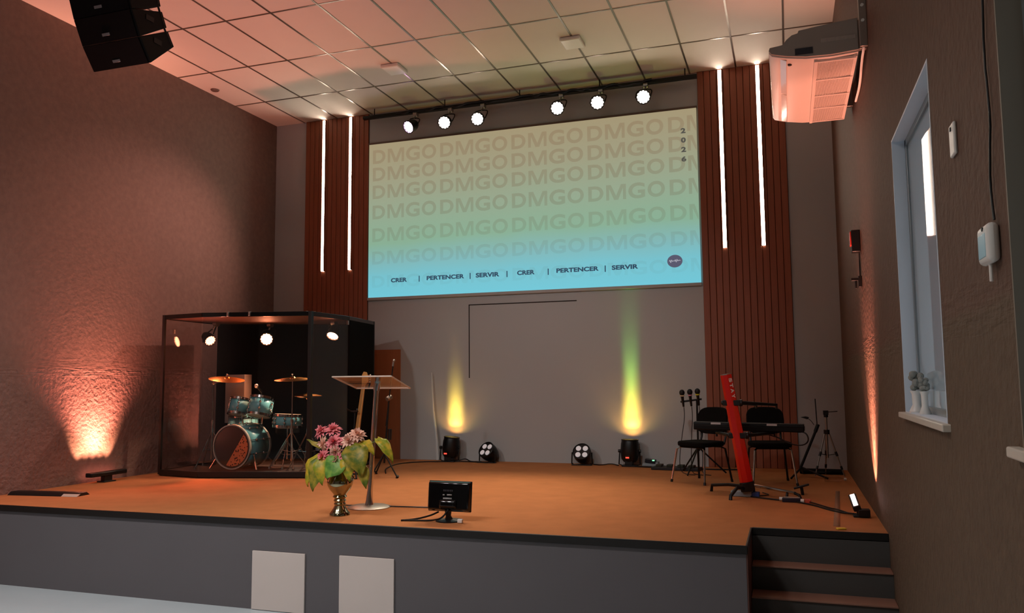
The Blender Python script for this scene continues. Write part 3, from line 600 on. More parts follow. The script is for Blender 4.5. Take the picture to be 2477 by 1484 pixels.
tag(MB().path([(-4.98, 11.15, ZS+0.01), (-4.99, 11.13, ZS+0.30), (-5.05, 11.14, ZS+0.75), (-5.09, 11.16, ZS+1.30)], [0.030, 0.022, 0.014, 0.008], 10).build('milky_strip', mat('milky_translucent', hexc('dfe3e2'), 0.3, alpha=0.6)), 'thin milky strip along the back wall by the door', 'strip')  # pale see-through strip, tapering upward

# ================================================================== DRUM BOOTH
A, B, C, D, E_, F = (-7.62, 8.42), (-6.95, 8.33), (-5.60, 8.68), (-5.575, 9.55), (-5.72, 10.50), (-7.66, 9.50)
ZB, ZT = ZS, 2.80
bt = thing('drum_booth', 'glass drum booth with black roof and frame standing on the carpet', 'drum booth', (-6.6, 9.3, ZS)); bo = bt.location
ring = [A, B, C, D, E_, F]
MB(bo).prism([(x, y, ZB+0.015) for x, y in ring], (0, 0, 0.05)).build('base', mat('dark_booth_base', hexc('241b18'), 0.6), bt, 0.004)
M_roof = mat('booth_roof_board', hexc('5a3b2a'), 0.6)
rf = MB(bo).prism([(x, y, ZT-0.045) for x, y in ring], (0, 0, 0.035)).build('roof', M_roof, bt)
fs = MB(bo)
def rail(p, q, z, w=0.02, h=0.05):
    d = Vector((q[0]-p[0], q[1]-p[1], 0)); L = d.length; ang = math.atan2(d.y, d.x)
    fs.box(((p[0]+q[0])/2, (p[1]+q[1])/2, z), (L, w, h), Matrix.Rotation(ang, 3, 'Z'))
for p, q in zip(ring, ring[1:]+ring[:1]): rail(p, q, ZT-0.028, 0.022, 0.056)
fs.build('roof_edge', M_gloss, bt, 0.003)
fs = MB(bo)
for p, q in zip(ring, ring[1:]+ring[:1]): rail(p, q, ZB+0.045, 0.026, 0.07)
fs.build('base_rail', M_noseb, bt, 0.003)
for p, q in ((A, B), (B, C), (C, D), (F, A)):
    d = Vector((q[0]-p[0], q[1]-p[1], 0)); ang = math.atan2(d.y, d.x)
    MB(bo).box(((p[0]+q[0])/2, (p[1]+q[1])/2, (ZB+ZT)/2+0.01), (d.length-0.03, 0.008, ZT-ZB-0.13), Matrix.Rotation(ang, 3, 'Z')).build('glass_pane', M_glass, bt)
for p, q in ((D, E_), (E_, F)):
    d = Vector((q[0]-p[0], q[1]-p[1], 0)); ang = math.atan2(d.y, d.x)
    MB(bo).box(((p[0]+q[0])/2, (p[1]+q[1])/2, (ZB+ZT)/2), (d.length-0.01, 0.03, ZT-ZB-0.10), Matrix.Rotation(ang, 3, 'Z')).build('black_panel', mat('black_felt_panel', hexc('0f0c0b'), 0.9, spec=0.1), bt)
for p, r in ((A, 0.018), (C, 0.024), (E_, 0.016)): MB(bo).bb((p[0]-r, p[1]-r, ZB+0.02), (p[0]+r, p[1]+r, ZT)).build('corner_post', M_noseb, bt, 0.003)
for p in ((A[0]+.06, A[1]), (C[0]-.05, C[1]+0.02), (E_[0]-.05, E_[1]-.05), (F[0]+.06, F[1]+.05), (B[0], B[1]+.06)): MB(bo).cyl((p[0]-0.012, p[1], ZS+0.016), (p[0]+0.012, p[1], ZS+0.016), 0.016, n=12).build('caster', M_silver, bt)
hw = MB(bo)
for p in ((-7.60, 8.575, 2.60), (-5.57, 9.52, 2.72), (-6.62, 8.40, 2.785), (-6.35, 8.47, 2.785), (-5.73, 10.46, 2.3)): hw.bb([c-0.013 for c in p[:2]]+[p[2]-0.035], [c+0.013 for c in p[:2]]+[p[2]+0.02])
hw.build('glass_clamp_pattern', M_silver, bt, 0.002)
hd = MB(bo); hd.cyl((-7.52, 8.52, 1.62), (-7.44, 8.49, 1.62), 0.008, n=8); hd.build('door_handle', M_chrome, bt)
# lamps inside the booth
DK = ZS+0.065
par_head((0.45, -0.80, -0.25), M_lensr, loc=(-6.92, 9.62, 2.53), hang=(-6.92, 9.70, 2.74), r=0.088, label='lit red-white stage light in the middle of the drum booth', group='stage lights inside the booth')
par_head((0.80, -0.35, -0.50), mat('par_led_glow_dim', (1, 1, 1), emit=(1.0, 0.30, 0.18), es=5), loc=(-7.47, 9.12, 2.50), hang=(-7.44, 9.20, 2.74), r=0.08, label='dimmer stage light in the drum booth near the rough wall', group='stage lights inside the booth')
par_head((0.05, -0.62, -0.78), M_lensr, loc=(-5.92, 9.72, 2.56), hang=(-5.95, 9.80, 2.74), r=0.085, label='lit stage light behind the narrow glass side of the drum booth', group='stage lights inside the booth')
spot('booth_light', (-6.88, 9.55, 2.48), (-6.6, 8.9, 0.9), 150, (1.0, 0.42, 0.22), 80, 0.8, 0.06)
spot('booth_light', (-5.98, 9.62, 2.48), (-6.4, 8.9, 1.2), 170, (1.0, 0.72, 0.5), 75, 0.8, 0.06)
spot('booth_light', (-7.40, 9.08, 2.46), (-6.7, 8.8, 1.0), 50, (1.0, 0.40, 0.25), 75, 0.8, 0.06)

spot('booth_light', (-6.86, 9.55, 2.50), (-6.95, 7.5, ZS), 210, (1.0, 0.15, 0.07), 62, 1.0, 0.06)
# ---- drums
def drum_mat(name, c): return mat(name, c, 0.3, var=0.15, vscale=6, coat=0.4)
M_shell = drum_mat('teal_drum_shell', hexc('6db3bb')); M_head = mat('drum_head', hexc('d9cdbb'), 0.5); M_hoop = mat('pale_hoop', hexc('a9a294'), 0.35)
def spot_print():
    m = bpy.data.materials.new('spotted_print'); m.use_nodes = True; nt = m.node_tree; b = nt.nodes['Principled BSDF']
    tc = nt.nodes.new('ShaderNodeTexCoord'); v = nt.nodes.new('ShaderNodeTexVoronoi'); v.inputs['Scale'].default_value = 34; r = nt.nodes.new('ShaderNodeValToRGB')
    r.color_ramp.elements[0].position = 0.30; r.color_ramp.elements[1].position = 0.36; r.color_ramp.elements[0].color = (*hexc('3a1408'), 1); r.color_ramp.elements[1].color = (*hexc('d9764a'), 1)
    nt.links.new(tc.outputs['Object'], v.inputs['Vector']); nt.links.new(v.outputs['Distance'], r.inputs[0]); nt.links.new(r.outputs[0], b.inputs['Base Color']); b.inputs['Roughness'].default_value = 0.4
    return m
M_brass = mat('cymbal_bronze', hexc('c98a3c'), 0.25, metal=1.0); M_dead = mat('dark_front_head', hexc('3a2a24'), 0.35, coat=0.3)
def drum(t, c, axis, r, depth, hoops=M_chrome, lugs=8, head=M_head):
    a = Vector(axis).normalized(); c = Vector(c)
    MB().lathe([(r, -depth/2), (r, depth/2)], c, a, 32).build('shell', M_shell, t, solid=0.008)
    for s in (-1, 1): MB().lathe([(0, s*depth/2+s*0.004), (r*0.97, s*depth/2+s*0.004), (r*0.99, s*depth/2)], c, a, 32).build('drum_head', head if s > 0 else M_head, t)
    for s in (-1, 1): MB().lathe([(r+0.002, s*(depth/2-0.018)), (r+0.012, s*(depth/2-0.018)), (r+0.012, s*(depth/2+0.014)), (r-0.004, s*(depth/2+0.014)), (r+0.002, s*(depth/2-0.018))], c, a, 32).build('hoop', hoops, t)
    x, y = MB().frame(a); m = MB()
    for k in range(lugs):
        e = x*math.cos(2*PI*(k+.5)/lugs)+y*math.sin(2*PI*(k+.5)/lugs)
        m.cyl(c+e*(r+0.014)-a*depth*0.48, c+e*(r+0.014)+a*depth*0.48, 0.005, n=6); m.ball(c+e*(r+0.010)+a*depth*0.18, 0.017, n=8, k=6); m.ball(c+e*(r+0.010)-a*depth*0.18, 0.017, n=8, k=6)
    m.build('lug_rivets', M_chrome, t)
t = thing('kick_drum', 'teal bass drum with dark front head inside the drum booth', 'drum', (-6.80, 8.98, DK))
drum(t, (0, 0, 0.285), (0, -1, 0), 0.275, 0.42, M_hoop, 10, M_dead)
lm = MB(); lm.face([(0.245*math.cos(u)*1, -0.2155, 0.285+0.245*math.sin(u)) for u in [(-1.9+i*0.11) for i in range(25)]]); lm.build('leopard_print', spot_print(), t)
MB().path([(0.26, -0.12, 0.20), (0.36, -0.18, 0.0)], 0.010, 6).path([(-0.26, -0.12, 0.20), (-0.36, -0.18, 0.0)], 0.010, 6).build('spur_leg', M_chrome, t)
for (x, y, z, r, dp, l) in ((-6.97, 9.12, 1.60, 0.128, 0.20, 'small teal rack tom, the one nearer the rough wall'), (-6.63, 9.12, 1.60, 0.152, 0.23, 'teal rack tom above the bass drum, nearer the snare')):
    t = thing('rack_tom', l, 'drum', (x, y, z), 0, 'rack toms'); drum(t, (0, 0, 0), (0.02, 0.28, 1), r, dp, M_chrome, 6)
    MB().path([(0, 0.05, -dp/2+0.02), (0.02 if x < -6.8 else -0.02, 0.06, -0.22), ((-6.80-x)*0.75, 0.02, -0.27)], 0.014, 8).build('mount_arm', M_chrome, t)
t = thing('floor_tom', 'teal floor tom behind the bass drum and rack toms', 'drum', (-7.10, 9.38, DK)); drum(t, (0, 0, 0.46), (0, 0.06, 1), 0.19, 0.36, M_chrome, 8)
for k in range(3): e = Vector((math.cos(k*2.1+.4), math.sin(k*2.1+.4), 0)); MB().path([e*0.21+Vector((0, 0, 0.55)), e*0.21+Vector((0, 0, 0.10)), e*0.25], 0.007, 6).build('leg', M_chrome, t)
def tripod(t, h, spread, z0=0.03, rr=0.008, m=None, n=3, ph=0.3, hub=0.38):
    for k in range(n):
        e = Vector((math.cos(2*PI*k/n+ph), math.sin(2*PI*k/n+ph), 0))
        MB().path([Vector((0, 0, hub)), e*spread+Vector((0, 0, 0.012))], rr, 6).cyl(e*spread, e*spread+Vector((0, 0, 0.03)), rr*1.8, n=8).path([Vector((0, 0, hub*0.45)), e*spread*0.5+Vector((0, 0, hub*0.5))], rr*0.6, 6).build('leg', m or M_chrome, t)
    MB().cyl((0, 0, 0.10), (0, 0, h*0.55), 0.012, n=12).cyl((0, 0, h*0.5), (0, 0, h), 0.008, n=10).cyl((0, 0, h*0.52), (0, 0, h*0.56), 0.018, n=12).cyl((0, 0, hub-0.03), (0, 0, hub+0.03), 0.02, n=12).build('pole', m or M_chrome, t)
t = thing('snare_drum', 'shallow teal snare drum on its stand beside the rack toms', 'drum', (-6.28, 9.22, DK)); drum(t, (0, 0, 0.60), (0.03, 0.05, 1), 0.178, 0.15, M_chrome, 8); tripod(t, 0.50, 0.26, ph=0.9, hub=0.34)
def cymbal(name, loc, h, r, tilt, l, boom=None, hats=1, ph=0.4):
    t = thing(name, l, 'cymbal', loc, 0, 'cymbals of the drum kit'); tripod(t, h, 0.30, ph=ph, hub=0.48)
    c = Vector((0, 0, h)); a = Vector(tilt).normalized()
    if boom: c = Vector(boom); MB().cyl((0, 0, h), c, 0.007, n=8).ball((0, 0, h), 0.022, n=10, k=6).build('boom_arm', M_chrome, t)
    for k in range(hats):
        s = 1 if k == 0 else -1
        MB().lathe([(0.006, 0.030*s), (r*0.12, 0.028*s), (r*0.17, 0.014*s), (r*0.6, 0.006*s), (r, -0.010*s), (r, -0.0125*s), (r*0.6, 0.004*s), (r*0.15, 0.010*s)], c+a*(0.02 if k == 0 else -0.006), a, 36).build('cymbal_plate', M_brass, t)
    MB().cyl(c-a*0.02, c+a*0.075, 0.005, n=8).ball(c+a*0.075, 0.011, n=8, k=6).cyl(c+a*0.035, c+a*0.05, 0.013, n=10).build('wing_nut', M_chrome, t)
cymbal('crash_cymbal', (-7.28, 8.97, DK), 1.10, 0.23, (0.16, -0.10, 1), 'bronze crash cymbal at the rough wall side of the drum kit', boom=(0.20, 0.02, 1.14), ph=2.6)
cymbal('ride_cymbal', (-6.08, 9.02, DK), 1.13, 0.23, (0.02, -0.10, 1), 'round bronze ride cymbal on a stand above the snare drum', ph=1.2)
cymbal('hi_hat', (-5.86, 9.05, DK), 0.92, 0.175, (0, 0, 1), 'pair of hi-hat cymbals on a stand at the glass corner', hats=2, ph=0.2)
t = thing('drum_throne', 'low black drum stool behind the snare drum', 'stool', (-6.55, 9.62, DK)); MB().lathe([(0, 0.40), (0.14, 0.40), (0.16, 0.42), (0.16, 0.48), (0.13, 0.50), (0, 0.50)]).build('seat', M_fabric, t); tripod(t, 0.40, 0.24, hub=0.28)
t = thing('drum_monitor_speaker', 'pale flat-fronted speaker box behind the drum kit', 'speaker', (-7.28, 9.52, DK)); MB().bb((-0.16, -0.10, 0.55), (0.16, 0.06, 1.22)).build('cabinet', mat('pale_grey_box', hexc('9a8a80'), 0.6), t, 0.008); MB().bb((-0.12, -0.08, 0), (0.12, 0.04, 0.55)).build('stand', M_black, t)
t = thing('drum_microphone', 'small microphone on a thin stand between rack toms and cymbal', 'microphone', (-6.84, 9.42, DK)); tripod(t, 0.98, 0.2, hub=0.2, m=M_black); MB().cyl((0, 0, 0.98), (0, -0.10, 1.05), 0.014, n=10).build('body', M_black, t); MB().ball((0, -0.115, 1.06), 0.030, n=12, k=8).build('grille_mesh', M_silver, t)
# ---- bass guitar on a stand in front of the booth
t = thing('bass_guitar', 'bass guitar with a pale maple neck standing behind the flowers', 'guitar', (-5.17, 8.96, ZS+0.04)); tl = Matrix.Rotation(math.radians(-9), 3, 'X') @ Matrix.Rotation(math.radians(3), 3, 'Y')
def G(x, y, z): return tl @ Vector((x, y, z))
body = []
for i in range(28):
    u = 2*PI*i/28; rx = 0.165*(1-0.20*math.exp(-((math.sin(u)-0.15)/0.28)**2)); body.append(G(rx*math.cos(u)*(1 if math.sin(u) < 0.3 else 0.88), 0, 0.24+0.22*math.sin(u)))
MB().prism(body, tl @ Vector((0, 0.04, 0))).build('body', mat('dark_sunburst', hexc('2a0f08'), 0.2, coat=0.5), t, 0.008)
M_maple = mat('maple', hexc('c98f4a'), 0.35, var=0.15, vscale=3, stretch=(10, 10, 1))
MB().prism([G(-0.032, -0.005, 0.40), G(0.032, -0.005, 0.40), G(0.021, -0.005, 1.10), G(-0.021, -0.005, 1.10)], tl @ Vector((0, 0.028, 0))).build('neck', M_maple, t, 0.006)
MB().prism([G(-0.022, 0.0, 1.10), G(0.022, 0.0, 1.10), G(0.058, 0.0, 1.15), G(0.050, 0, 1.22), G(0.022, 0, 1.27), G(-0.022, 0, 1.275), G(-0.038, 0, 1.23), G(-0.030, 0, 1.14)], tl @ Vector((0, 0.018, 0))).build('headstock', M_maple, t, 0.005)
pg = MB()
for i in range(4): p = G(0.06-0.002*i, 0.01, 1.145+0.03*i); pg.cyl(p-Vector((0.02, 0, 0)), p+Vector((0.02, 0, 0)), 0.005, n=8); pg.ball(p+Vector((0.026, 0, 0)), 0.012, n=8, k=6)
pg.build('tuning_key_pattern', M_chrome, t)
sg = MB()
for i in range(4): sg.cyl(G(-0.015+0.01*i, -0.008, 0.16), G(-0.012+0.008*i, -0.008, 1.12), 0.0012, n=4)
sg.build('string_threads', M_silver, t)
t = thing('guitar_stand', 'low black guitar stand holding the bass guitar on the carpet', 'stand', (-5.17, 8.90, ZS))
for p, q in (((0, 0.10, 0.36), (-0.20, -0.20, 0.012)), ((0, 0.10, 0.36), (0.22, -0.20, 0.012)), ((0, 0.10, 0.36), (0.02, 0.30, 0.012))): MB().path([p, q], 0.010, 8).build('leg', M_blackmetal, t)
MB().path([(0, 0.10, 0.30), (0, 0.13, 0.78), (0, 0.10, 0.80)], 0.009, 8).path([(-0.07, 0.06, 0.83), (-0.05, 0.12, 0.80), (0.05, 0.12, 0.80), (0.07, 0.06, 0.83)], 0.010, 8).build('neck_holder', M_blackmetal, t)
MB().path([(-0.11, -0.02, 0.055), (-0.11, 0.09, 0.03), (0.11, 0.09, 0.03), (0.11, -0.02, 0.055)], 0.009, 8).path([(-0.2, -0.2, 0.012), (0.22, -0.2, 0.012)], 0.007, 6).build('cradle', M_blackmetal, t)
# ---- mic stand behind the lectern
t = thing('boom_mic_stand', 'black boom microphone stand in front of the brown door', 'mic stand', (-4.80, 9.12, ZS))
for k, e in enumerate(((0.26, -0.16), (-0.05, -0.26), (-0.22, 0.2))): MB().path([(0, 0, 0.28), (e[0], e[1], 0.012)], 0.009, 8).cyl((e[0]*0.97, e[1]*0.97, 0.0), (e[0]*1.05, e[1]*1.05, 0.03), 0.016, n=8).build('leg', M_blackmetal, t)
MB().cyl((0, 0, 0.16), (0.06, 0, 0.96), 0.011, n=10).build('pole', M_blackmetal, t); MB().cyl((0.02, 0.0, 0.62), (0.13, -0.02, 1.42), 0.008, n=8).build('boom_arm', M_blackmetal, t)
MB().cyl((0.045, -0.03, 0.95), (0.075, 0.03, 0.98), 0.03, n=14).ball((0.075, -0.03, 0.965), 0.02, n=10, k=6).build('boom_clutch', M_silver, t)
MB().ball((0.135, -0.02, 1.43), 0.018, n=10, k=6).cyl((0.12, -0.02, 1.36), (0.13, -0.02, 1.42), 0.014, n=8).build('mic_clip', M_silver, t); MB().cyl((0.07, 0, 0.45), (0.075, 0, 0.58), 0.024, n=10).build('counterweight', M_black, t)
cable('floor_cable', [(-4.9, 9.35, zc), (-5.2, 9.9, zc), (-5.35, 10.7, zc), (-4.6, 11.05, zc), (-4.1, 10.95, zc)], 0.008, 'black cable on carpet running along the back wall from the booth')
cable('floor_cable', [(-4.05, 6.85, zc), (-3.95, 6.80, zc+0.004), (-3.88, 6.86, zc), (-3.55, 6.88, zc), (-3.05, 6.93, zc)], 0.006, 'thin dark cable on carpet around the lectern foot')

# ================================================================== LECTERN, VASE, MONITOR
t = thing('lectern', 'clear acrylic lectern on a leaning chrome pole with a round foot', 'lectern', (-3.745, 6.82, ZS))
MB().lathe([(0, 0), (0.20, 0), (0.20, 0.006), (0.17, 0.016), (0.06, 0.026), (0, 0.028)], n=40).build('foot_plate', M_silver, t)
MB().lathe([(0.042, 0.02), (0.034, 0.06), (0.026, 0.16), (0.024, 0.5), (0.023, 1.10), (0, 1.10)], (0, 0, 0), (0.062, 0.01, 1.1), 20).build('pole', M_chrome, t)
MB().cyl((0.060, 0.01, 1.08), (0.068, 0.02, 1.145), 0.030, n=20).build('collar', M_chrome, t)
tp = MB(); zl = lambda y: (1.956-ZS)+(1.845-1.956)*(y-6.6)/0.40
P = [(-4.02, 6.60), (-3.41, 6.60), (-3.415, 7.0), (-3.99, 7.0)]
tp.prism([(x+3.745, y-6.82, zl(y)) for x, y in P], (0, 0.003, 0.012)); tpo = tp.build('reading_slab', M_acryl, t)
eg = MB(); q = [Vector((x+3.745, y-6.82, zl(y)+0.006)) for x, y in P]
for a, b in zip(q, q[1:]+q[:1]): eg.cyl(a, b, 0.007, n=8)
eg.build('polished_edge', mat('acrylic_edge', hexc('d8c4b4'), 0.25, alpha=0.75), tpo)
# metal vase
t = thing('flower_vase', 'shiny metal pedestal vase of flowers at the stage edge', 'vase', (-3.775, 6.35, ZS)); M_vase = mat('gilded_metal', hexc('a59f80'), 0.09, metal=1.0)
MB().lathe([(0, 0), (0.088, 0), (0.088, 0.018), (0.074, 0.034), (0.058, 0.060), (0.044, 0.085), (0.052, 0.098), (0.044, 0.112), (0.055, 0.128), (0.046, 0.143), (0.062, 0.160), (0.052, 0.176), (0.062, 0.190), (0.092, 0.225), (0.110, 0.262), (0.112, 0.290), (0.100, 0.325), (0.078, 0.352), (0.072, 0.385), (0.076, 0.42), (0.088, 0.462), (0.100, 0.48), (0.096, 0.482), (0.070, 0.42), (0.0, 0.40)], n=40).build('body', M_vase, t, angle=50)
for s in (-1, 1): MB().path([(s*0.105, 0, 0.285), (s*0.135, 0, 0.31), (s*0.125, 0, 0.35), (s*0.09, 0, 0.37), (s*0.078, 0, 0.35)], 0.006, 6, smooth=2).build('handle', M_vase, t)
VX, VY, VZ = -3.775, 6.35, ZS+0.46
M_pink = mat('pink_petals', hexc('e58288'), 0.6, var=0.22, vscale=14); M_pinkl = mat('pale_pink_petals', hexc('f2bda6'), 0.6, var=0.2, vscale=14); M_stem = mat('green_stem', hexc('55702c'), 0.6)
def bloom(px, pz, dy, r, tilt, m, l, seed):
    """many-petalled flower head on a curved stem rooted in the vase mouth"""
    rr = random.Random(seed); c = Vector((px, VY+dy, pz)); root = Vector((VX+(px-VX)*0.12, VY+dy*0.2, VZ-0.03))
    t = thing('cut_flower', l, 'flower', root, 0, 'pink flowers in the vase'); c = c-root
    a = Vector(tilt).normalized(); x, y = MB().frame(a); p = MB()
    for ly, (n, ln, open_, ph) in enumerate(((13, 1.0, 0.12, 0), (11, 0.88, 0.45, .3), (9, 0.68, 0.85, .1), (6, 0.45, 1.25, .5))):
        for k in range(n):
            u = 2*PI*k/n+ph+rr.uniform(-.1, .1); e = x*math.cos(u)+y*math.sin(u); s = a.cross(e); L = r*ln*rr.uniform(.88, 1.1); wd = r*0.165*rr.uniform(.8, 1.1); o = open_+rr.uniform(-.12, .12)
            pts = []
            for q, ww in ((0.0, 0.35), (0.3, 0.9), (0.6, 1.0), (0.85, 0.55), (1.0, 0.05)):
                d = e*(L*q*math.cos(o))+a*(L*q*math.sin(o)-L*0.28*q*q*(1 if ly < 2 else -0.4)); pts.append((c+d-s*wd*ww+a*wd*0.25*ww, c+d, c+d+s*wd*ww+a*wd*0.25*ww))
            for (l0, m0, r0_), (l1, m1, r1_) in zip(pts, pts[1:]): p.face([l0, m0, m1, l1]); p.face([m0, r0_, r1_, m1])
    bmesh.ops.remove_doubles(p.bm, verts=p.bm.verts, dist=1e-5)
    p.build('petals', m, t, angle=40)
    MB().path([(0, 0, 0), c*0.55+Vector((0, 0, 0.03)), c-a*0.01], 0.005, 6, smooth=2).ball(c-a*0.008, r*0.16, n=8, k=6).build('stem', M_stem, t)
for i, (px, pz, dy, r, tl_, m, l) in enumerate((
    (-3.955, 1.475, -0.02, 0.088, (-0.45, -0.55, 0.75), M_pink, 'pink bloom on the drum booth edge of the bouquet, topmost'),
    (-3.850, 1.490, -0.01, 0.090, (0.10, -0.45, 0.90), M_pink, 'deep pink bloom at the top centre of the bouquet'),
    (-3.610, 1.450, 0.00, 0.088, (0.40, -0.50, 0.80), M_pinkl, 'pale pink bloom at the top of the bouquet by the lectern pole'),
    (-3.665, 1.400, -0.05, 0.085, (0.25, -0.80, 0.50), M_pinkl, 'pale pink bloom just under the topmost one by the pole'),
    (-3.790, 1.390, -0.08, 0.092, (-0.05, -0.85, 0.50), M_pink, 'large pink bloom in the middle of the bouquet'),
    (-3.910, 1.375, -0.06, 0.078, (-0.45, -0.75, -0.15), M_pinkl, 'pale drooping bloom under the topmost flowers of the bouquet'),
    (-3.765, 1.310, -0.10, 0.070, (0.10, -0.80, -0.35), M_pinkl, 'small faded bloom hanging in the centre of the bouquet'),
    (-3.895, 1.265, -0.09, 0.075, (-0.35, -0.85, 0.25), M_pink, 'low pink bloom over the hanging yellowed leaves'),
    (-3.755, 1.245, -0.11, 0.078, (0.05, -0.90, 0.25), M_pink, 'low pink bloom right above the vase mouth'),
    (-3.665, 1.265, -0.09, 0.070, (0.40, -0.85, 0.25), M_pink, 'low pink bloom next to the broad green leaf'))): bloom(px, pz, dy, r, tl_, m, l, 20+i)
def leaf_mat(name, a, b):
    m = mat(name, a, 0.45, spec=0.4); nt = m.node_tree; bs = nt.nodes['Principled BSDF']; n = nt.nodes.new('ShaderNodeTexNoise'); n.inputs['Scale'].default_value = 17; n.inputs['Detail'].default_value = 5
    tc = nt.nodes.new('ShaderNodeTexCoord'); nt.links.new(tc.outputs['Object'], n.inputs['Vector'])
    cr = nt.nodes.new('ShaderNodeValToRGB'); cr.color_ramp.elements[0].position = 0.38; cr.color_ramp.elements[1].position = 0.62; cr.color_ramp.elements[0].color = (*a, 1); cr.color_ramp.elements[1].color = (*b, 1)
    nt.links.new(n.outputs['Fac'], cr.inputs[0]); nt.links.new(cr.outputs[0], bs.inputs['Base Color']); return m
M_leafy = leaf_mat('yellowing_leaf', hexc('7d8f24'), hexc('c4a52e')); M_leafg = leaf_mat('green_leaf', hexc('4f8436'), hexc('7fa645')); M_leafo = leaf_mat('olive_leaf', hexc('566b1e'), hexc('a39030'))
def leaf(base, tip, wd, droop, face, m, l):
    """heart-shaped leaf blade with a folded midrib, on a stalk from the vase mouth"""
    root = Vector((VX+(base[0]-VX)*0.25, VY-0.02, VZ-0.02)); b = Vector(base)-root; q = Vector(tip)-root
    t = thing('cut_leaf', l, 'leaf', root, 0, 'leaves in the vase'); d = q-b; L = d.length; f = Vector(face).normalized(); s = d.normalized().cross(f).normalized(); f = s.cross(d.normalized())
    rows_ = []
    for u, ww in ((-0.10, 0.30), (0.0, 0.72), (0.14, 0.98), (0.32, 1.0), (0.52, 0.82), (0.72, 0.52), (0.88, 0.24), (1.0, 0.02)):
        c = b+d*u+f*(droop*(4*u*(1-u)) if u > 0 else 0); row = []
        for v in (-1, -0.5, 0, 0.5, 1): row.append(c+s*(wd*ww*v)+f*(abs(v)*wd*ww*0.22-(0.012*math.sin(u*9+v*3))*abs(v))+(d.normalized()*(-0.06*L) if u < 0.0 and abs(v) == 1 else Vector()))
        rows_.append(row)
    p = MB()
    for r1, r2 in zip(rows_, rows_[1:]):
        for i in range(4): p.face([r1[i], r1[i+1], r2[i+1], r2[i]])
    bmesh.ops.remove_doubles(p.bm, verts=p.bm.verts, dist=1e-5); p.build('blade', m, t, angle=80, solid=0.0015)
    MB().path([(0, 0, 0), b*0.6+Vector((0, 0, 0.05)), b+f*0.002], 0.004, 6, smooth=2).build('stalk', M_stem, t)
for base, tip, wd, dr, fc, m, l in (
    ((-3.96, 6.28, 1.245), (-4.030, 6.24, 1.00), 0.075, 0.03, (-0.3, -0.9, 0.3), M_leafy, 'yellow-green hanging leaf at the drum booth edge of the bouquet'),
    ((-3.90, 6.26, 1.235), (-3.955, 6.20, 0.965), 0.085, 0.035, (0.1, -1, 0.2), M_leafo, 'olive hanging leaf with a pointed tip beside the vase neck'),
    ((-3.89, 6.24, 1.235), (-3.860, 6.20, 1.02), 0.070, 0.03, (0.2, -1, 0.3), M_leafy, 'yellowing leaf folded down over the vase shoulder'),
    ((-3.700, 6.23, 1.235), (-3.800, 6.17, 1.085), 0.105, 0.02, (0.1, -1, 0.35), M_leafg, 'broad bright green leaf over the vase neck'),
    ((-3.610, 6.27, 1.340), (-3.480, 6.22, 1.105), 0.115, 0.045, (0.45, -0.85, 0.45), M_leafo, 'large mottled yellow-green leaf in front of the lectern pole'),
    ((-3.630, 6.25, 1.260), (-3.590, 6.20, 1.060), 0.070, 0.03, (0.2, -1, 0.2), M_leafy, 'yellow leaf hanging between the vase and lectern pole'),
    ((-3.560, 6.35, 1.380), (-3.430, 6.33, 1.270), 0.055, 0.03, (0.2, -0.5, 0.9), M_leafy, 'narrow yellow leaf lying above the large mottled one'),
    ((-3.500, 6.26, 1.180), (-3.455, 6.24, 1.000), 0.05, 0.02, (0.4, -0.9, 0.1), M_leafo, 'small olive leaf at the bottom of the lectern pole side'),
    ((-3.415, 6.38, 1.400), (-3.265, 6.36, 1.205), 0.055, 0.04, (0.6, -0.6, 0.6), M_leafy, 'curved leaf reaching farthest out past the lectern pole'),
    ((-3.985, 6.36, 1.330), (-4.115, 6.34, 1.400), 0.025, 0.01, (0, -0.7, 0.7), M_leafo, 'slim leaf spike sticking out toward the drum booth')): leaf(base, tip, wd, dr, fc, m, l)
# monitor seen from its back
t = thing('computer_monitor', 'black monitor on the stage edge seen from its back', 'monitor', (-2.728, 6.34, ZS), math.radians(-1))
sh = MB(); ry = Matrix.Rotation(math.radians(-6), 3, 'X')
def Mo(x, y, z): return Vector((0, 0, 0.20)) + ry @ Vector((x, y, z-0.20))
def slab(x0, x1, y0, y1, z0, z1, nm, m, bv, ins=0.0):
    k = MB(); v = [Mo(x, y, z) for x, y, z in ((x0+ins, y0, z0+ins), (x1-ins, y0, z0+ins), (x1-ins, y0, z1-ins), (x0+ins, y0, z1-ins), (x0, y1, z0), (x1, y1, z0), (x1, y1, z1), (x0, y1, z1))]
    vs_ = [k._v(p) for p in v]
    for f in ((0, 1, 2, 3), (7, 6, 5, 4), (0, 4, 5, 1), (1, 5, 6, 2), (2, 6, 7, 3), (3, 7, 4, 0)): k.bm.faces.new([vs_[i] for i in f])
    return k.build(nm, m, t, bv)
slab(-0.195, 0.195, -0.025, 0.012, 0.082, 0.325, 'rear_shell', M_gloss, 0.010, 0.012)
slab(-0.195, 0.195, 0.012, 0.028, 0.078, 0.328, 'bezel', M_black, 0.004)
slab(-0.085, 0.085, -0.048, -0.024, 0.095, 0.18, 'rear_bulge', M_gloss, 0.012, 0.02)
lb = MB()
for a, b, c, d in ((-0.045, 0.035, 0.178, 0.191), (-0.048, -0.030, 0.208, 0.218), (-0.010, 0.035, 0.209, 0.220)): lb.face([Mo(a, -0.0275, c), Mo(b, -0.0275, c), Mo(b, -0.0275, d), Mo(a, -0.0275, d)])
lb.build('sticker_pattern', mat('grey_sticker', hexc('9a9a98'), 0.5), t, solid=0.001)
vt = MB()
for i in range(9): vt.face([Mo(-0.045+i*0.010, -0.0272, 0.240), Mo(-0.039+i*0.010, -0.0272, 0.240), Mo(-0.038+i*0.010, -0.0272, 0.256), Mo(-0.044+i*0.010, -0.0272, 0.256)])
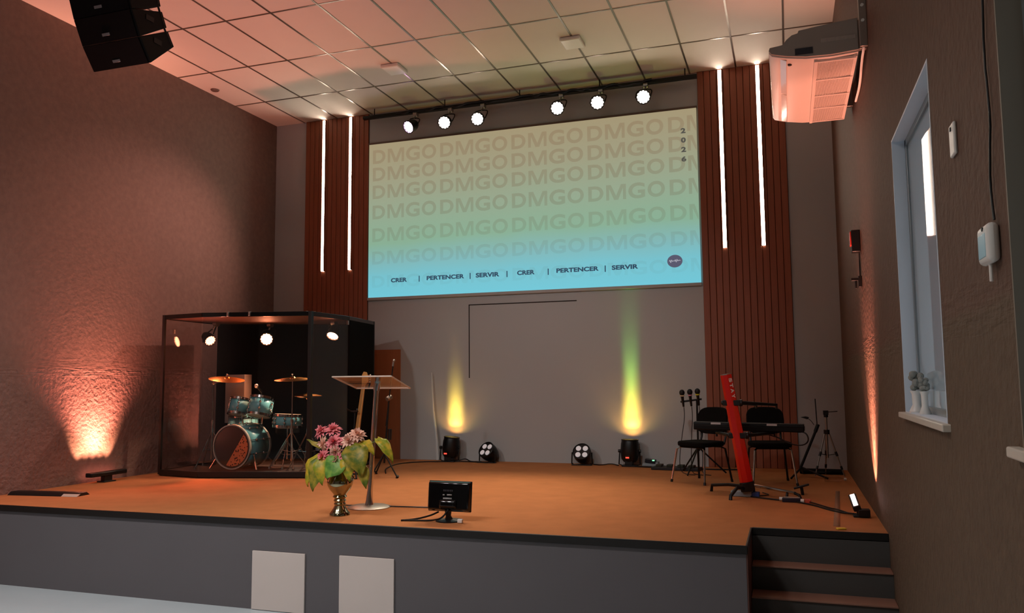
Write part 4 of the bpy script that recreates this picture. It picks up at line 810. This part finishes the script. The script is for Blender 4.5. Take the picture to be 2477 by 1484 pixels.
vt.build('vent_slats', mat('vent_grey', hexc('35353a'), 0.5), t, solid=0.001)
MB().path([Mo(0, -0.01, 0.09), (0, -0.02, 0.045), (0, -0.01, 0.015)], [0.030, 0.022, 0.034], 12).build('neck', M_black, t)
MB().lathe([(0, 0), (0.115, 0), (0.115, 0.008), (0.06, 0.016), (0, 0.018)], (0, 0, 0), n=36, sx=1.0).build('base', M_black, t)
t = thing('cable_adapter', 'small white plug block beside the monitor base', 'adapter', (-2.60, 6.27, ZS)); MB().bb((-0.022, -0.016, 0), (0.022, 0.016, 0.032)).build('block', M_white, t, 0.006)
cable('monitor_cable', [(-2.72, 6.30, ZS+0.10), (-2.76, 6.26, ZS+0.03), (-2.86, 6.27, zc), (-3.00, 6.24, zc), (-3.10, 6.22, zc)], 0.007, 'black cable drooping from the monitor to the stage edge')
cable('monitor_cable', [(-2.86, 6.42, zc+0.05), (-2.92, 6.38, zc+0.02), (-3.02, 6.28, zc), (-3.11, 6.21, zc)], 0.008, 'thick black cable behind the monitor running to the stage edge')

# ================================================================== CHAIRS
def chair(loc, rz, l):
    t = thing('stacking_chair', l, 'chair', loc, rz, 'black chairs with chrome legs')
    s = MB(); R_ = 24; ring_ = []
    for i in range(R_):
        u = 2*PI*i/R_; cx = math.copysign(abs(math.cos(u))**0.5, math.cos(u))*0.225; cy = math.copysign(abs(math.sin(u))**0.5, math.sin(u))*0.21; ring_.append((cx, cy))
    s.prism([(x, y, 0.405) for x, y in ring_], (0, 0, 0.055)); s.build('seat', M_fabric, t, 0.018, seg=3)
    b = MB(); n = 8; F_, K_ = [], []
    outl = []
    for i in range(R_):
        u = 2*PI*i/R_; outl.append((math.copysign(abs(math.cos(u))**0.55, math.cos(u))*0.21, math.copysign(abs(math.sin(u))**0.6, math.sin(u))*0.155))
    fy = lambda x, z: 0.225+z*0.22-0.05*(1-(x/0.21)**2)*0+0.9*x*x*-1.0+0.03
    fr_ = [b._v((x, fy(x, z)-0.02, 0.685+z)) for x, z in outl]; bk = [b._v((x, fy(x, z)+0.022, 0.685+z)) for x, z in outl]
    b.bm.faces.new(fr_); b.bm.faces.new(bk[::-1])
    for i in range(R_): k = (i+1) % R_; b.bm.faces.new((fr_[i], bk[i], bk[k], fr_[k]))
    b.build('backrest', M_fabric, t, 0.012, seg=3)
    for sx in (-1, 1):
        MB().path([(sx*0.17, 0.20, 0.42), (sx*0.17, 0.235, 0.50), (sx*0.17, 0.255, 0.62)], 0.012, 8).build('back_support', M_blackmetal, t)
        for sy in (-1, 1):
            m = MB(); m.path([(sx*0.16, sy*0.14, 0.40), (sx*0.195, sy*0.185, 0.375), (sx*0.235, sy*0.245, 0.0)], 0.0115, 10); lg_ = m.build('leg', M_chrome if sy < 0 else M_blackmetal, t)
            MB().cyl((sx*0.231, sy*0.240, 0.030), (sx*0.236, sy*0.246, 0.0), 0.0145, n=10).build('rubber_foot', M_black, lg_)
    MB().path([(-0.17, -0.15, 0.395), (0.17, -0.15, 0.395)], 0.010, 6).path([(-0.17, 0.15, 0.395), (0.17, 0.15, 0.395)], 0.010, 6).build('seat_frame', M_blackmetal, t)
chair((-0.985, 9.55, ZS), math.radians(-33), 'black chair with chrome legs in front of the three microphones')
chair((-0.235, 9.62, ZS), math.radians(12), 'black chair with chrome legs behind the red column')

# ================================================================== KEYBOARD ON ITS RED COLUMN STAND
t = thing('keyboard_stand', 'red column keyboard stand leaning, with black arms and legs', 'keyboard stand', (-0.45, 8.40, ZS)); ko = Vector((-0.45, 8.40, ZS))
p0, p1 = Vector((-0.435, 8.42, 0.90)), Vector((-0.595, 8.38, 1.955)); ax = (p1-p0).normalized(); ex = Vector((0, 1, 0)).cross(ax).normalized(); ey = ax.cross(ex).normalized()
sec = [(-0.058, -0.030), (-0.034, -0.052), (0.012, -0.052), (0.055, -0.022), (0.055, 0.030), (0.030, 0.052), (-0.034, 0.052), (-0.058, 0.030)]
c = MB(ko); lo_ = [c._v(p0+ex*a*1.12+ey*b) for a, b in sec]; hi_ = [c._v(p1+ex*a*0.95+ey*b) for a, b in sec]; c.bm.faces.new(lo_[::-1]); c.bm.faces.new(hi_)
for i in range(8): k = (i+1) % 8; c.bm.faces.new((lo_[i], lo_[k], hi_[k], hi_[i]))
col = c.build('column', M_red, t, 0.003, angle=20)
wt = MB(ko); A2 = Vector((0.012, -0.052, 0)); B2 = Vector((0.055, -0.022, 0)); nrm = (ex*0.030-ey*0.043).normalized(); along = (ex*0.043+ey*0.030).normalized()
for i, ch in enumerate('STAY'):
    c0 = p1-ax*(0.058+i*0.053)+ex*0.0335*0.97-ey*0.037+nrm*0.0025
    glyphs(wt, ch, -0.021, 0.021, -0.018, 0.018, lambda u, v, c0=c0: c0-ax*u+along*v, 0.04)
wt.build('white_lettering', M_whitem, col)
MB(ko).prism([p1+ex*a*0.93+ey*b*0.95 for a, b in sec], ax*0.008).build('top_cap', M_silver, t)
for q, nm in ((0.735, 'upper'), (0.43, 'lower')):
    b0 = p0+(p1-p0)*q; k = MB(ko)
    k.box(b0+Vector((0, 0.02, 0)), (0.17, 0.13, 0.055)); k.cyl(b0+Vector((-0.10, 0, 0)), b0+Vector((-0.075, 0, 0)), 0.022, n=12); k.cyl(b0+Vector((0.075, 0, 0)), b0+Vector((0.105, 0, 0)), 0.035, n=14); k.build('arm_clamp', M_black, t, 0.006)
    ends = ((0.42, 0.38), (0.22, 0.46)) if q > 0.5 else ((0.34, 0.44), (-0.24, 0.42))
    for dx, dy in ends:
        e1 = b0+Vector((dx, dy, 0.0 if q < 0.5 else -0.03)); MB(ko).path([b0+Vector((0.09 if dx > 0 else -0.09, 0.03, 0)), e1], [0.020, 0.014], 8).cyl(e1+Vector((0, 0, -0.04)), e1+Vector((0, 0, 0.012)), 0.011, n=8).build('support_arm', M_black, t)
MB(ko).prism([p0+ex*a*1.2+ey*b*1.1 for a, b in sec], -ax*0.09).build('foot_housing', M_blackmetal, t, 0.006)
h0 = Vector((-0.42, 8.43, 0.845))
for pts, m, r in ((((-0.45, 8.40, 0.84), (-0.52, 8.28, 0.855), (-0.575, 8.19, 0.79), (-0.578, 8.175, ZS)), M_blackmetal, 0.017), (((-0.45, 8.46, 0.85), (-0.62, 8.60, 0.845), (-0.80, 8.76, 0.815), (-0.81, 8.77, ZS)), M_blackmetal, 0.016),
                  (((-0.38, 8.42, 0.87), (-0.20, 8.42, 0.84), (0.02, 8.44, 0.80)), M_chrome, 0.016), (((-0.38, 8.44, 0.86), (-0.37, 8.50, 0.80), (-0.365, 8.52, ZS)), M_blackmetal, 0.012)):
    MB(ko).path(pts, r, 10).build('leg', m, t)
MB(ko).path([(0.0, 8.44, 0.805), (0.05, 8.40, 0.79), (0.065, 8.38, ZS)], 0.014, 8).path([(-0.06, 8.42, 0.80), (-0.065, 8.40, ZS)], 0.013, 8).build('leg', M_blackmetal, t)
# keyboard
t = thing('electronic_keyboard', 'long black electronic keyboard on the red stand before the chairs', 'keyboard', (-0.42, 8.90, 1.376)); t.rotation_euler = (0, math.radians(0.9), math.radians(-2.5))
MB().bb((-0.55, -0.15, 0), (0.55, 0.15, 0.055)).build('case', M_keyb, t, 0.010)
MB().prism([(-0.55, -0.15, 0.05), (-0.55, -0.05, 0.055), (-0.55, -0.06, 0.085), (-0.55, -0.145, 0.080)], (1.10, 0, 0)).build('control_panel', M_keyb, t, 0.006)
kw = MB()
for i in range(36): kw.bb((-0.50+i*0.0276, -0.02, 0.054), (-0.4745+i*0.0276, 0.14, 0.066))
kw.build('white_keys', M_white, t)
kbk = MB()
for i in range(35):
    if i % 7 not in (2, 6): kbk.bb((-0.481+i*0.0276, -0.02, 0.064), (-0.468+i*0.0276, 0.075, 0.078))
kbk.build('black_keys', M_gloss, t)
lb = MB()
for x in (-0.32, 0.24):
    lb.bb((x-0.05, -0.153, 0.060), (x+0.05, -0.149, 0.080))
lb.build('rear_label_print', mat('label_grey', hexc('b9b9b9'), 0.5), t)
for x in (-0.50, 0.50): MB().cyl((x, -0.06, -0.006), (x, -0.06, 0.0), 0.018, n=10).build('rubber_foot', M_black, t)
cable('keyboard_cable', [(0.09, 8.75, 1.38), (0.15, 8.72, 1.36), (0.165, 8.72, 1.28), (0.10, 8.74, 1.235), (-0.02, 8.76, 1.25), (-0.12, 8.80, 1.31), (-0.25, 8.82, 1.345)], 0.007, 'black cable looping under the end of the keyboard')
# three microphones on a bar stand
t = thing('mic_bar_stand', 'black tripod stand with a bar holding three microphones', 'mic stand', (-1.10, 10.35, ZS))
for k in range(3): e = Vector((math.cos(2.1*k+0.2), math.sin(2.1*k+0.2), 0)); MB().path([(0, 0, 0.33), tuple(e*0.33+Vector((0, 0, 0.012)))], 0.010, 8).build('leg', M_blackmetal, t)
MB().cyl((0, 0, 0.08), (0.0, 0, 0.9), 0.012, n=10).cyl((0, 0, 0.28), (0, 0, 0.36), 0.022, n=12).build('pole', M_blackmetal, t); MB().path([(-0.20, 0, 0.885), (0.06, 0, 0.92)], 0.012, 8).build('cross_bar', M_blackmetal, t)
for i, (x, z, c_) in enumerate(((-1.275, 1.665, 'ivory'), (-1.178, 1.672, 'pink'), (-1.085, 1.680, 'yellow'))):
    t = thing('handheld_microphone', 'black handheld microphone with %s ring on the bar stand' % c_, 'microphone', (x, 10.32, z), 0, 'three microphones on the bar stand')
    MB().path([(0.01, 0.03, -0.09), (0, 0, 0.04)], [0.012, 0.020], 12).build('handle_body', M_black, t); MB().ball((-0.001, -0.006, 0.085), 0.034, (1, 1, 1.15), 16, 10).build('grille_mesh', mat('mic_black', hexc('0a0a0b'), 0.6), t)
    MB().cyl((0, -0.002, 0.042), (0, -0.004, 0.056), 0.027, n=16).build('colour_ring', mat('ring_'+c_, hexc({'ivory': 'd8c49a', 'pink': 'd38a9a', 'yellow': 'd8c934'}[c_]), 0.4), t)
    tag(MB().path([(x+0.012, 10.36, z-0.095), (x+0.02, 10.37, z-0.22), (x-0.02+0.02*i, 10.36, z-0.45), (x-0.055+0.05*i, 10.30, z-0.75), (x-0.03+0.03*i, 10.25, ZS+0.008), (x+0.15, 10.15, ZS+0.008)], 0.0045, 5, smooth=2).build('mic_cable', M_black), 'thin cable hanging from the microphone with the %s ring' % c_, 'cable')
# boom stand, silver tripod
t = thing('boom_mic_stand', 'black folded boom stand in the corner beside the silver tripod', 'mic stand', (0.10, 10.35, ZS))
for e in ((-0.12, -0.30), (0.28, -0.22), (0.02, 0.3)): MB().path([(0, 0, 0.11), (e[0], e[1], 0.012)], 0.012, 8).build('leg', M_blackmetal, t)
MB().cyl((-0.02, 0, 0.08), (0.20, 0, 0.60), 0.016, n=10).build('pole', M_blackmetal, t); MB().cyl((0.195, 0, 0.58), (0.185, 0.05, 0.92), 0.006, n=8).build('boom_arm', M_blackmetal, t); MB().cyl((0.17, 0, 0.53), (0.205, 0, 0.62), 0.022, n=10).build('boom_clutch', M_black, t)
t = thing('gooseneck_clip', 'thin dark gooseneck clip lamp curving above the folded boom stand', 'clip lamp', (0.26, 10.40, 1.36)); MB().path([(0, 0, 0), (-0.03, 0, 0.05), (-0.07, 0, 0.08)], 0.004, 6, smooth=2).build('neck', M_black, t); MB().prism([(-0.15, -0.01, 0.09), (-0.07, -0.01, 0.065), (-0.05, -0.01, 0.09), (-0.09, -0.01, 0.10)], (0, 0.05, 0)).build('lamp_head', M_black, t, 0.004)
t = thing('camera_tripod', 'silver telescopic tripod standing in the corner of the stage', 'tripod', (0.40, 10.45, ZS))
for k in range(3):
    e = Vector((math.cos(2*PI*k/3-0.4), math.sin(2*PI*k/3-0.4), 0)); lg_ = MB().path([e*0.03+Vector((0, 0, 0.50)), e*0.19+Vector((0, 0, 0.01))], [0.010, 0.006], 8).build('leg', M_silver, t)
    MB().cyl(e*0.095+Vector((0, 0, 0.295)), e*0.115+Vector((0, 0, 0.245)), 0.015, n=10).cyl(e*0.15+Vector((0, 0, 0.13)), e*0.165+Vector((0, 0, 0.09)), 0.013, n=10).build('leg_lock', M_black, lg_)
    MB().path([Vector((0, 0, 0.25)), e*0.105+Vector((0, 0, 0.27))], 0.005, 6).build('spreader', M_black, t)
MB().cyl((0, 0, 0.22), (0, 0, 0.72), 0.013, n=12).build('centre_column', M_silver, t); MB().cyl((0, 0, 0.50), (0, 0, 0.55), 0.034, n=14).build('collar', M_black, t); MB().cyl((0, 0, 0.70), (0, 0, 0.73), 0.025, n=12).bb((-0.03, -0.02, 0.73), (0.03, 0.02, 0.78)).cyl((0, 0, 0.76), (0.13, -0.02, 0.77), 0.006, n=8).build('head', M_black, t, 0.003)
t = thing('flat_case', 'flat dark bag lying in the corner under the silver tripod', 'bag', (0.33, 10.80, ZS)); MB().box((0, 0, 0.02), (0.50, 0.30, 0.04)).build('body', M_fabric, t, 0.015); MB().path([(-0.1, -0.15, 0.03), (-0.08, -0.20, 0.03), (0.08, -0.20, 0.03), (0.1, -0.15, 0.03)], 0.008, 6, smooth=1).build('strap', M_black, t)
t = thing('clear_bottle', 'clear plastic bottle lying on carpet near the wall washer side', 'bottle', (0.44, 9.90, ZS)); MB().lathe([(0, -0.11), (0.030, -0.105), (0.032, 0.04), (0.014, 0.085), (0.014, 0.11), (0, 0.11)], (0, 0, 0.033), (1, 0.15, 0), 16).build('body', M_acryl, t); MB().cyl((0.10, 0.015, 0.033), (0.125, 0.018, 0.033), 0.016, n=12).build('cap', M_white, t)
# things on the floor around the stands
t = thing('stage_box', 'blue-black connector box by the wall behind the green-topped can', 'connector box', (-1.80, 11.02, ZS)); MB().prism([(-0.12, -0.08, 0), (0.12, -0.08, 0), (0.10, -0.05, 0.07), (-0.10, -0.05, 0.055)], (0, 0.14, 0)).build('case', mat('pale_grey_case', hexc('7e8284'), 0.5), t, 0.006); MB().box((0, -0.02, 0.08), (0.14, 0.10, 0.05), Matrix.Rotation(0.12, 3, 'Y')).build('top_unit', mat('blue_black', hexc('0c1220'), 0.35), t, 0.005); MB().bb((0.03, -0.078, 0.085), (0.06, -0.070, 0.10)).build('green_lamp', mat('green_lamp', (0.2, 0.9, 0.4), emit=(0.3, 1, 0.5), es=1.2), t)
t = thing('pedal_board', 'long flat dark pedal board on carpet behind the chair by the microphones', 'pedal board', (-1.42, 10.72, ZS)); MB().box((0, 0, 0.02), (0.62, 0.22, 0.04), Matrix.Rotation(-0.12, 3, 'Z')).build('board', mat('dark_board', hexc('1f1a1c'), 0.6), t, 0.008)
pd = MB()
for i in range(4): pd.box((-0.22+i*0.14, 0.02-i*0.017, 0.055), (0.075, 0.11, 0.03), Matrix.Rotation(-0.12, 3, 'Z'))
pd.build('pedal_key_pattern', mat('dark_olive', hexc('2c2a18'), 0.5), t, 0.004)
cable('thick_floor_cable', [(-2.0, 10.95, zc), (-1.75, 10.86, zc+0.01), (-1.5, 10.95, zc), (-1.0, 10.80, zc), (-0.5, 10.90, zc)], 0.012, 'thick black cable on carpet from the connector box along the wall')
t = thing('power_adapter_box', 'pale grey box with blue end under the red stand', 'adapter', (-0.49, 8.47, ZS)); MB().box((0, 0, 0.028), (0.20, 0.085, 0.056), Matrix.Rotation(-0.06, 3, 'Z')).build('body', mat('pale_blue_grey', hexc('8b969c'), 0.5), t, 0.008); MB().box((0.135, -0.012, 0.026), (0.075, 0.07, 0.05), Matrix.Rotation(-0.06, 3, 'Z')).build('blue_end', mat('blue_plastic', hexc('2b3f7a'), 0.4), t, 0.006)
t = thing('power_strip', 'dark blue multi-socket block with white plugs on the carpet', 'power strip', (-0.02, 8.20, ZS)); MB().box((0, 0, 0.02), (0.17, 0.07, 0.04), Matrix.Rotation(-0.05, 3, 'Z')).build('block', mat('dark_blue_block', hexc('141a2e'), 0.4), t, 0.006); MB().box((0, 0.0, 0.043), (0.145, 0.045, 0.006), Matrix.Rotation(-0.05, 3, 'Z')).build('socket_face', mat('pale_face', hexc('a89a8e'), 0.5), t, 0.002)
MB().cyl((-0.11, 0.02, 0.025), (-0.075, 0.015, 0.025), 0.017, n=10).cyl((0.08, -0.035, 0.02), (0.11, -0.04, 0.02), 0.018, n=10).build('white_plug_pattern', M_white, t); MB().bb((0.115, -0.04, 0.0), (0.17, 0.02, 0.035)).build('red_plug', mat('coral_plug', hexc('d0604a'), 0.4), t, 0.006)
t = thing('foot_pedal', 'small black pedal tilted on a stub near the boom stand', 'pedal', (0.075, 8.72, ZS)); MB().box((0, 0, 0.085), (0.15, 0.05, 0.018), Matrix.Rotation(-0.3, 3, 'Y')).build('pedal_plate', M_black, t, 0.004); MB().cyl((0.01, 0, 0), (0, 0, 0.08), 0.016, n=10).build('post', M_black, t)
cable('keyboard_floor_cable', [(-0.40, 8.42, zc), (-0.25, 8.32, zc), (-0.12, 8.25, zc)], 0.008, 'short dark cable from the grey blue box to the socket block')
cable('wash_lamp_cable', [(0.02, 8.17, zc), (0.16, 8.02, zc), (0.27, 7.80, zc), (0.38, 7.62, zc), (0.47, 7.52, zc+0.01)], 0.008, 'black cable from the socket block to the bright wall washer lamp')
cable('wash_lamp_cable', [(0.14, 8.16, zc+0.004), (0.20, 8.04, zc+0.005), (0.30, 7.86, zc), (0.36, 7.80, zc), (0.44, 7.60, zc)], 0.006, 'second thinner cable beside the bright wall washer lamp')
cable('keyboard_floor_cable', [(-0.30, 8.75, zc), (-0.22, 8.60, zc), (-0.30, 8.50, zc), (-0.42, 8.52, zc)], 0.005, 'thin looping cable behind the chrome leg of the red stand')
# cable ramp lying at the wall end of the stage
t = thing('cable_ramp', 'flat black cable ramp lying on the carpet at the stage corner by the rough wall', 'cable ramp', (-7.45, 6.66, ZS), 0.12); MB().prism([(-0.45, -0.10, 0), (0.40, -0.10, 0), (0.40, -0.03, 0.035), (0.40, 0.03, 0.035), (0.40, 0.10, 0), (-0.45, 0.10, 0), (-0.45, 0.03, 0.04), (-0.45, -0.03, 0.04)][:0] or [(-0.45, -0.10, 0), (-0.45, -0.05, 0.035), (-0.45, 0.05, 0.035), (-0.45, 0.10, 0)], (0.85, 0, 0)).build('ramp', M_black, t, 0.004)
MB().prism([(0.22, -0.107, 0.001), (0.22, -0.07, 0.024), (0.22, -0.055, 0.024), (0.22, -0.09, 0.001)], (0.19, 0, 0)).build('lit_edge', mat('lit_edge_pale', hexc('c9b6a8'), 0.4), t)  # pale strip paints the lit edge of the ramp
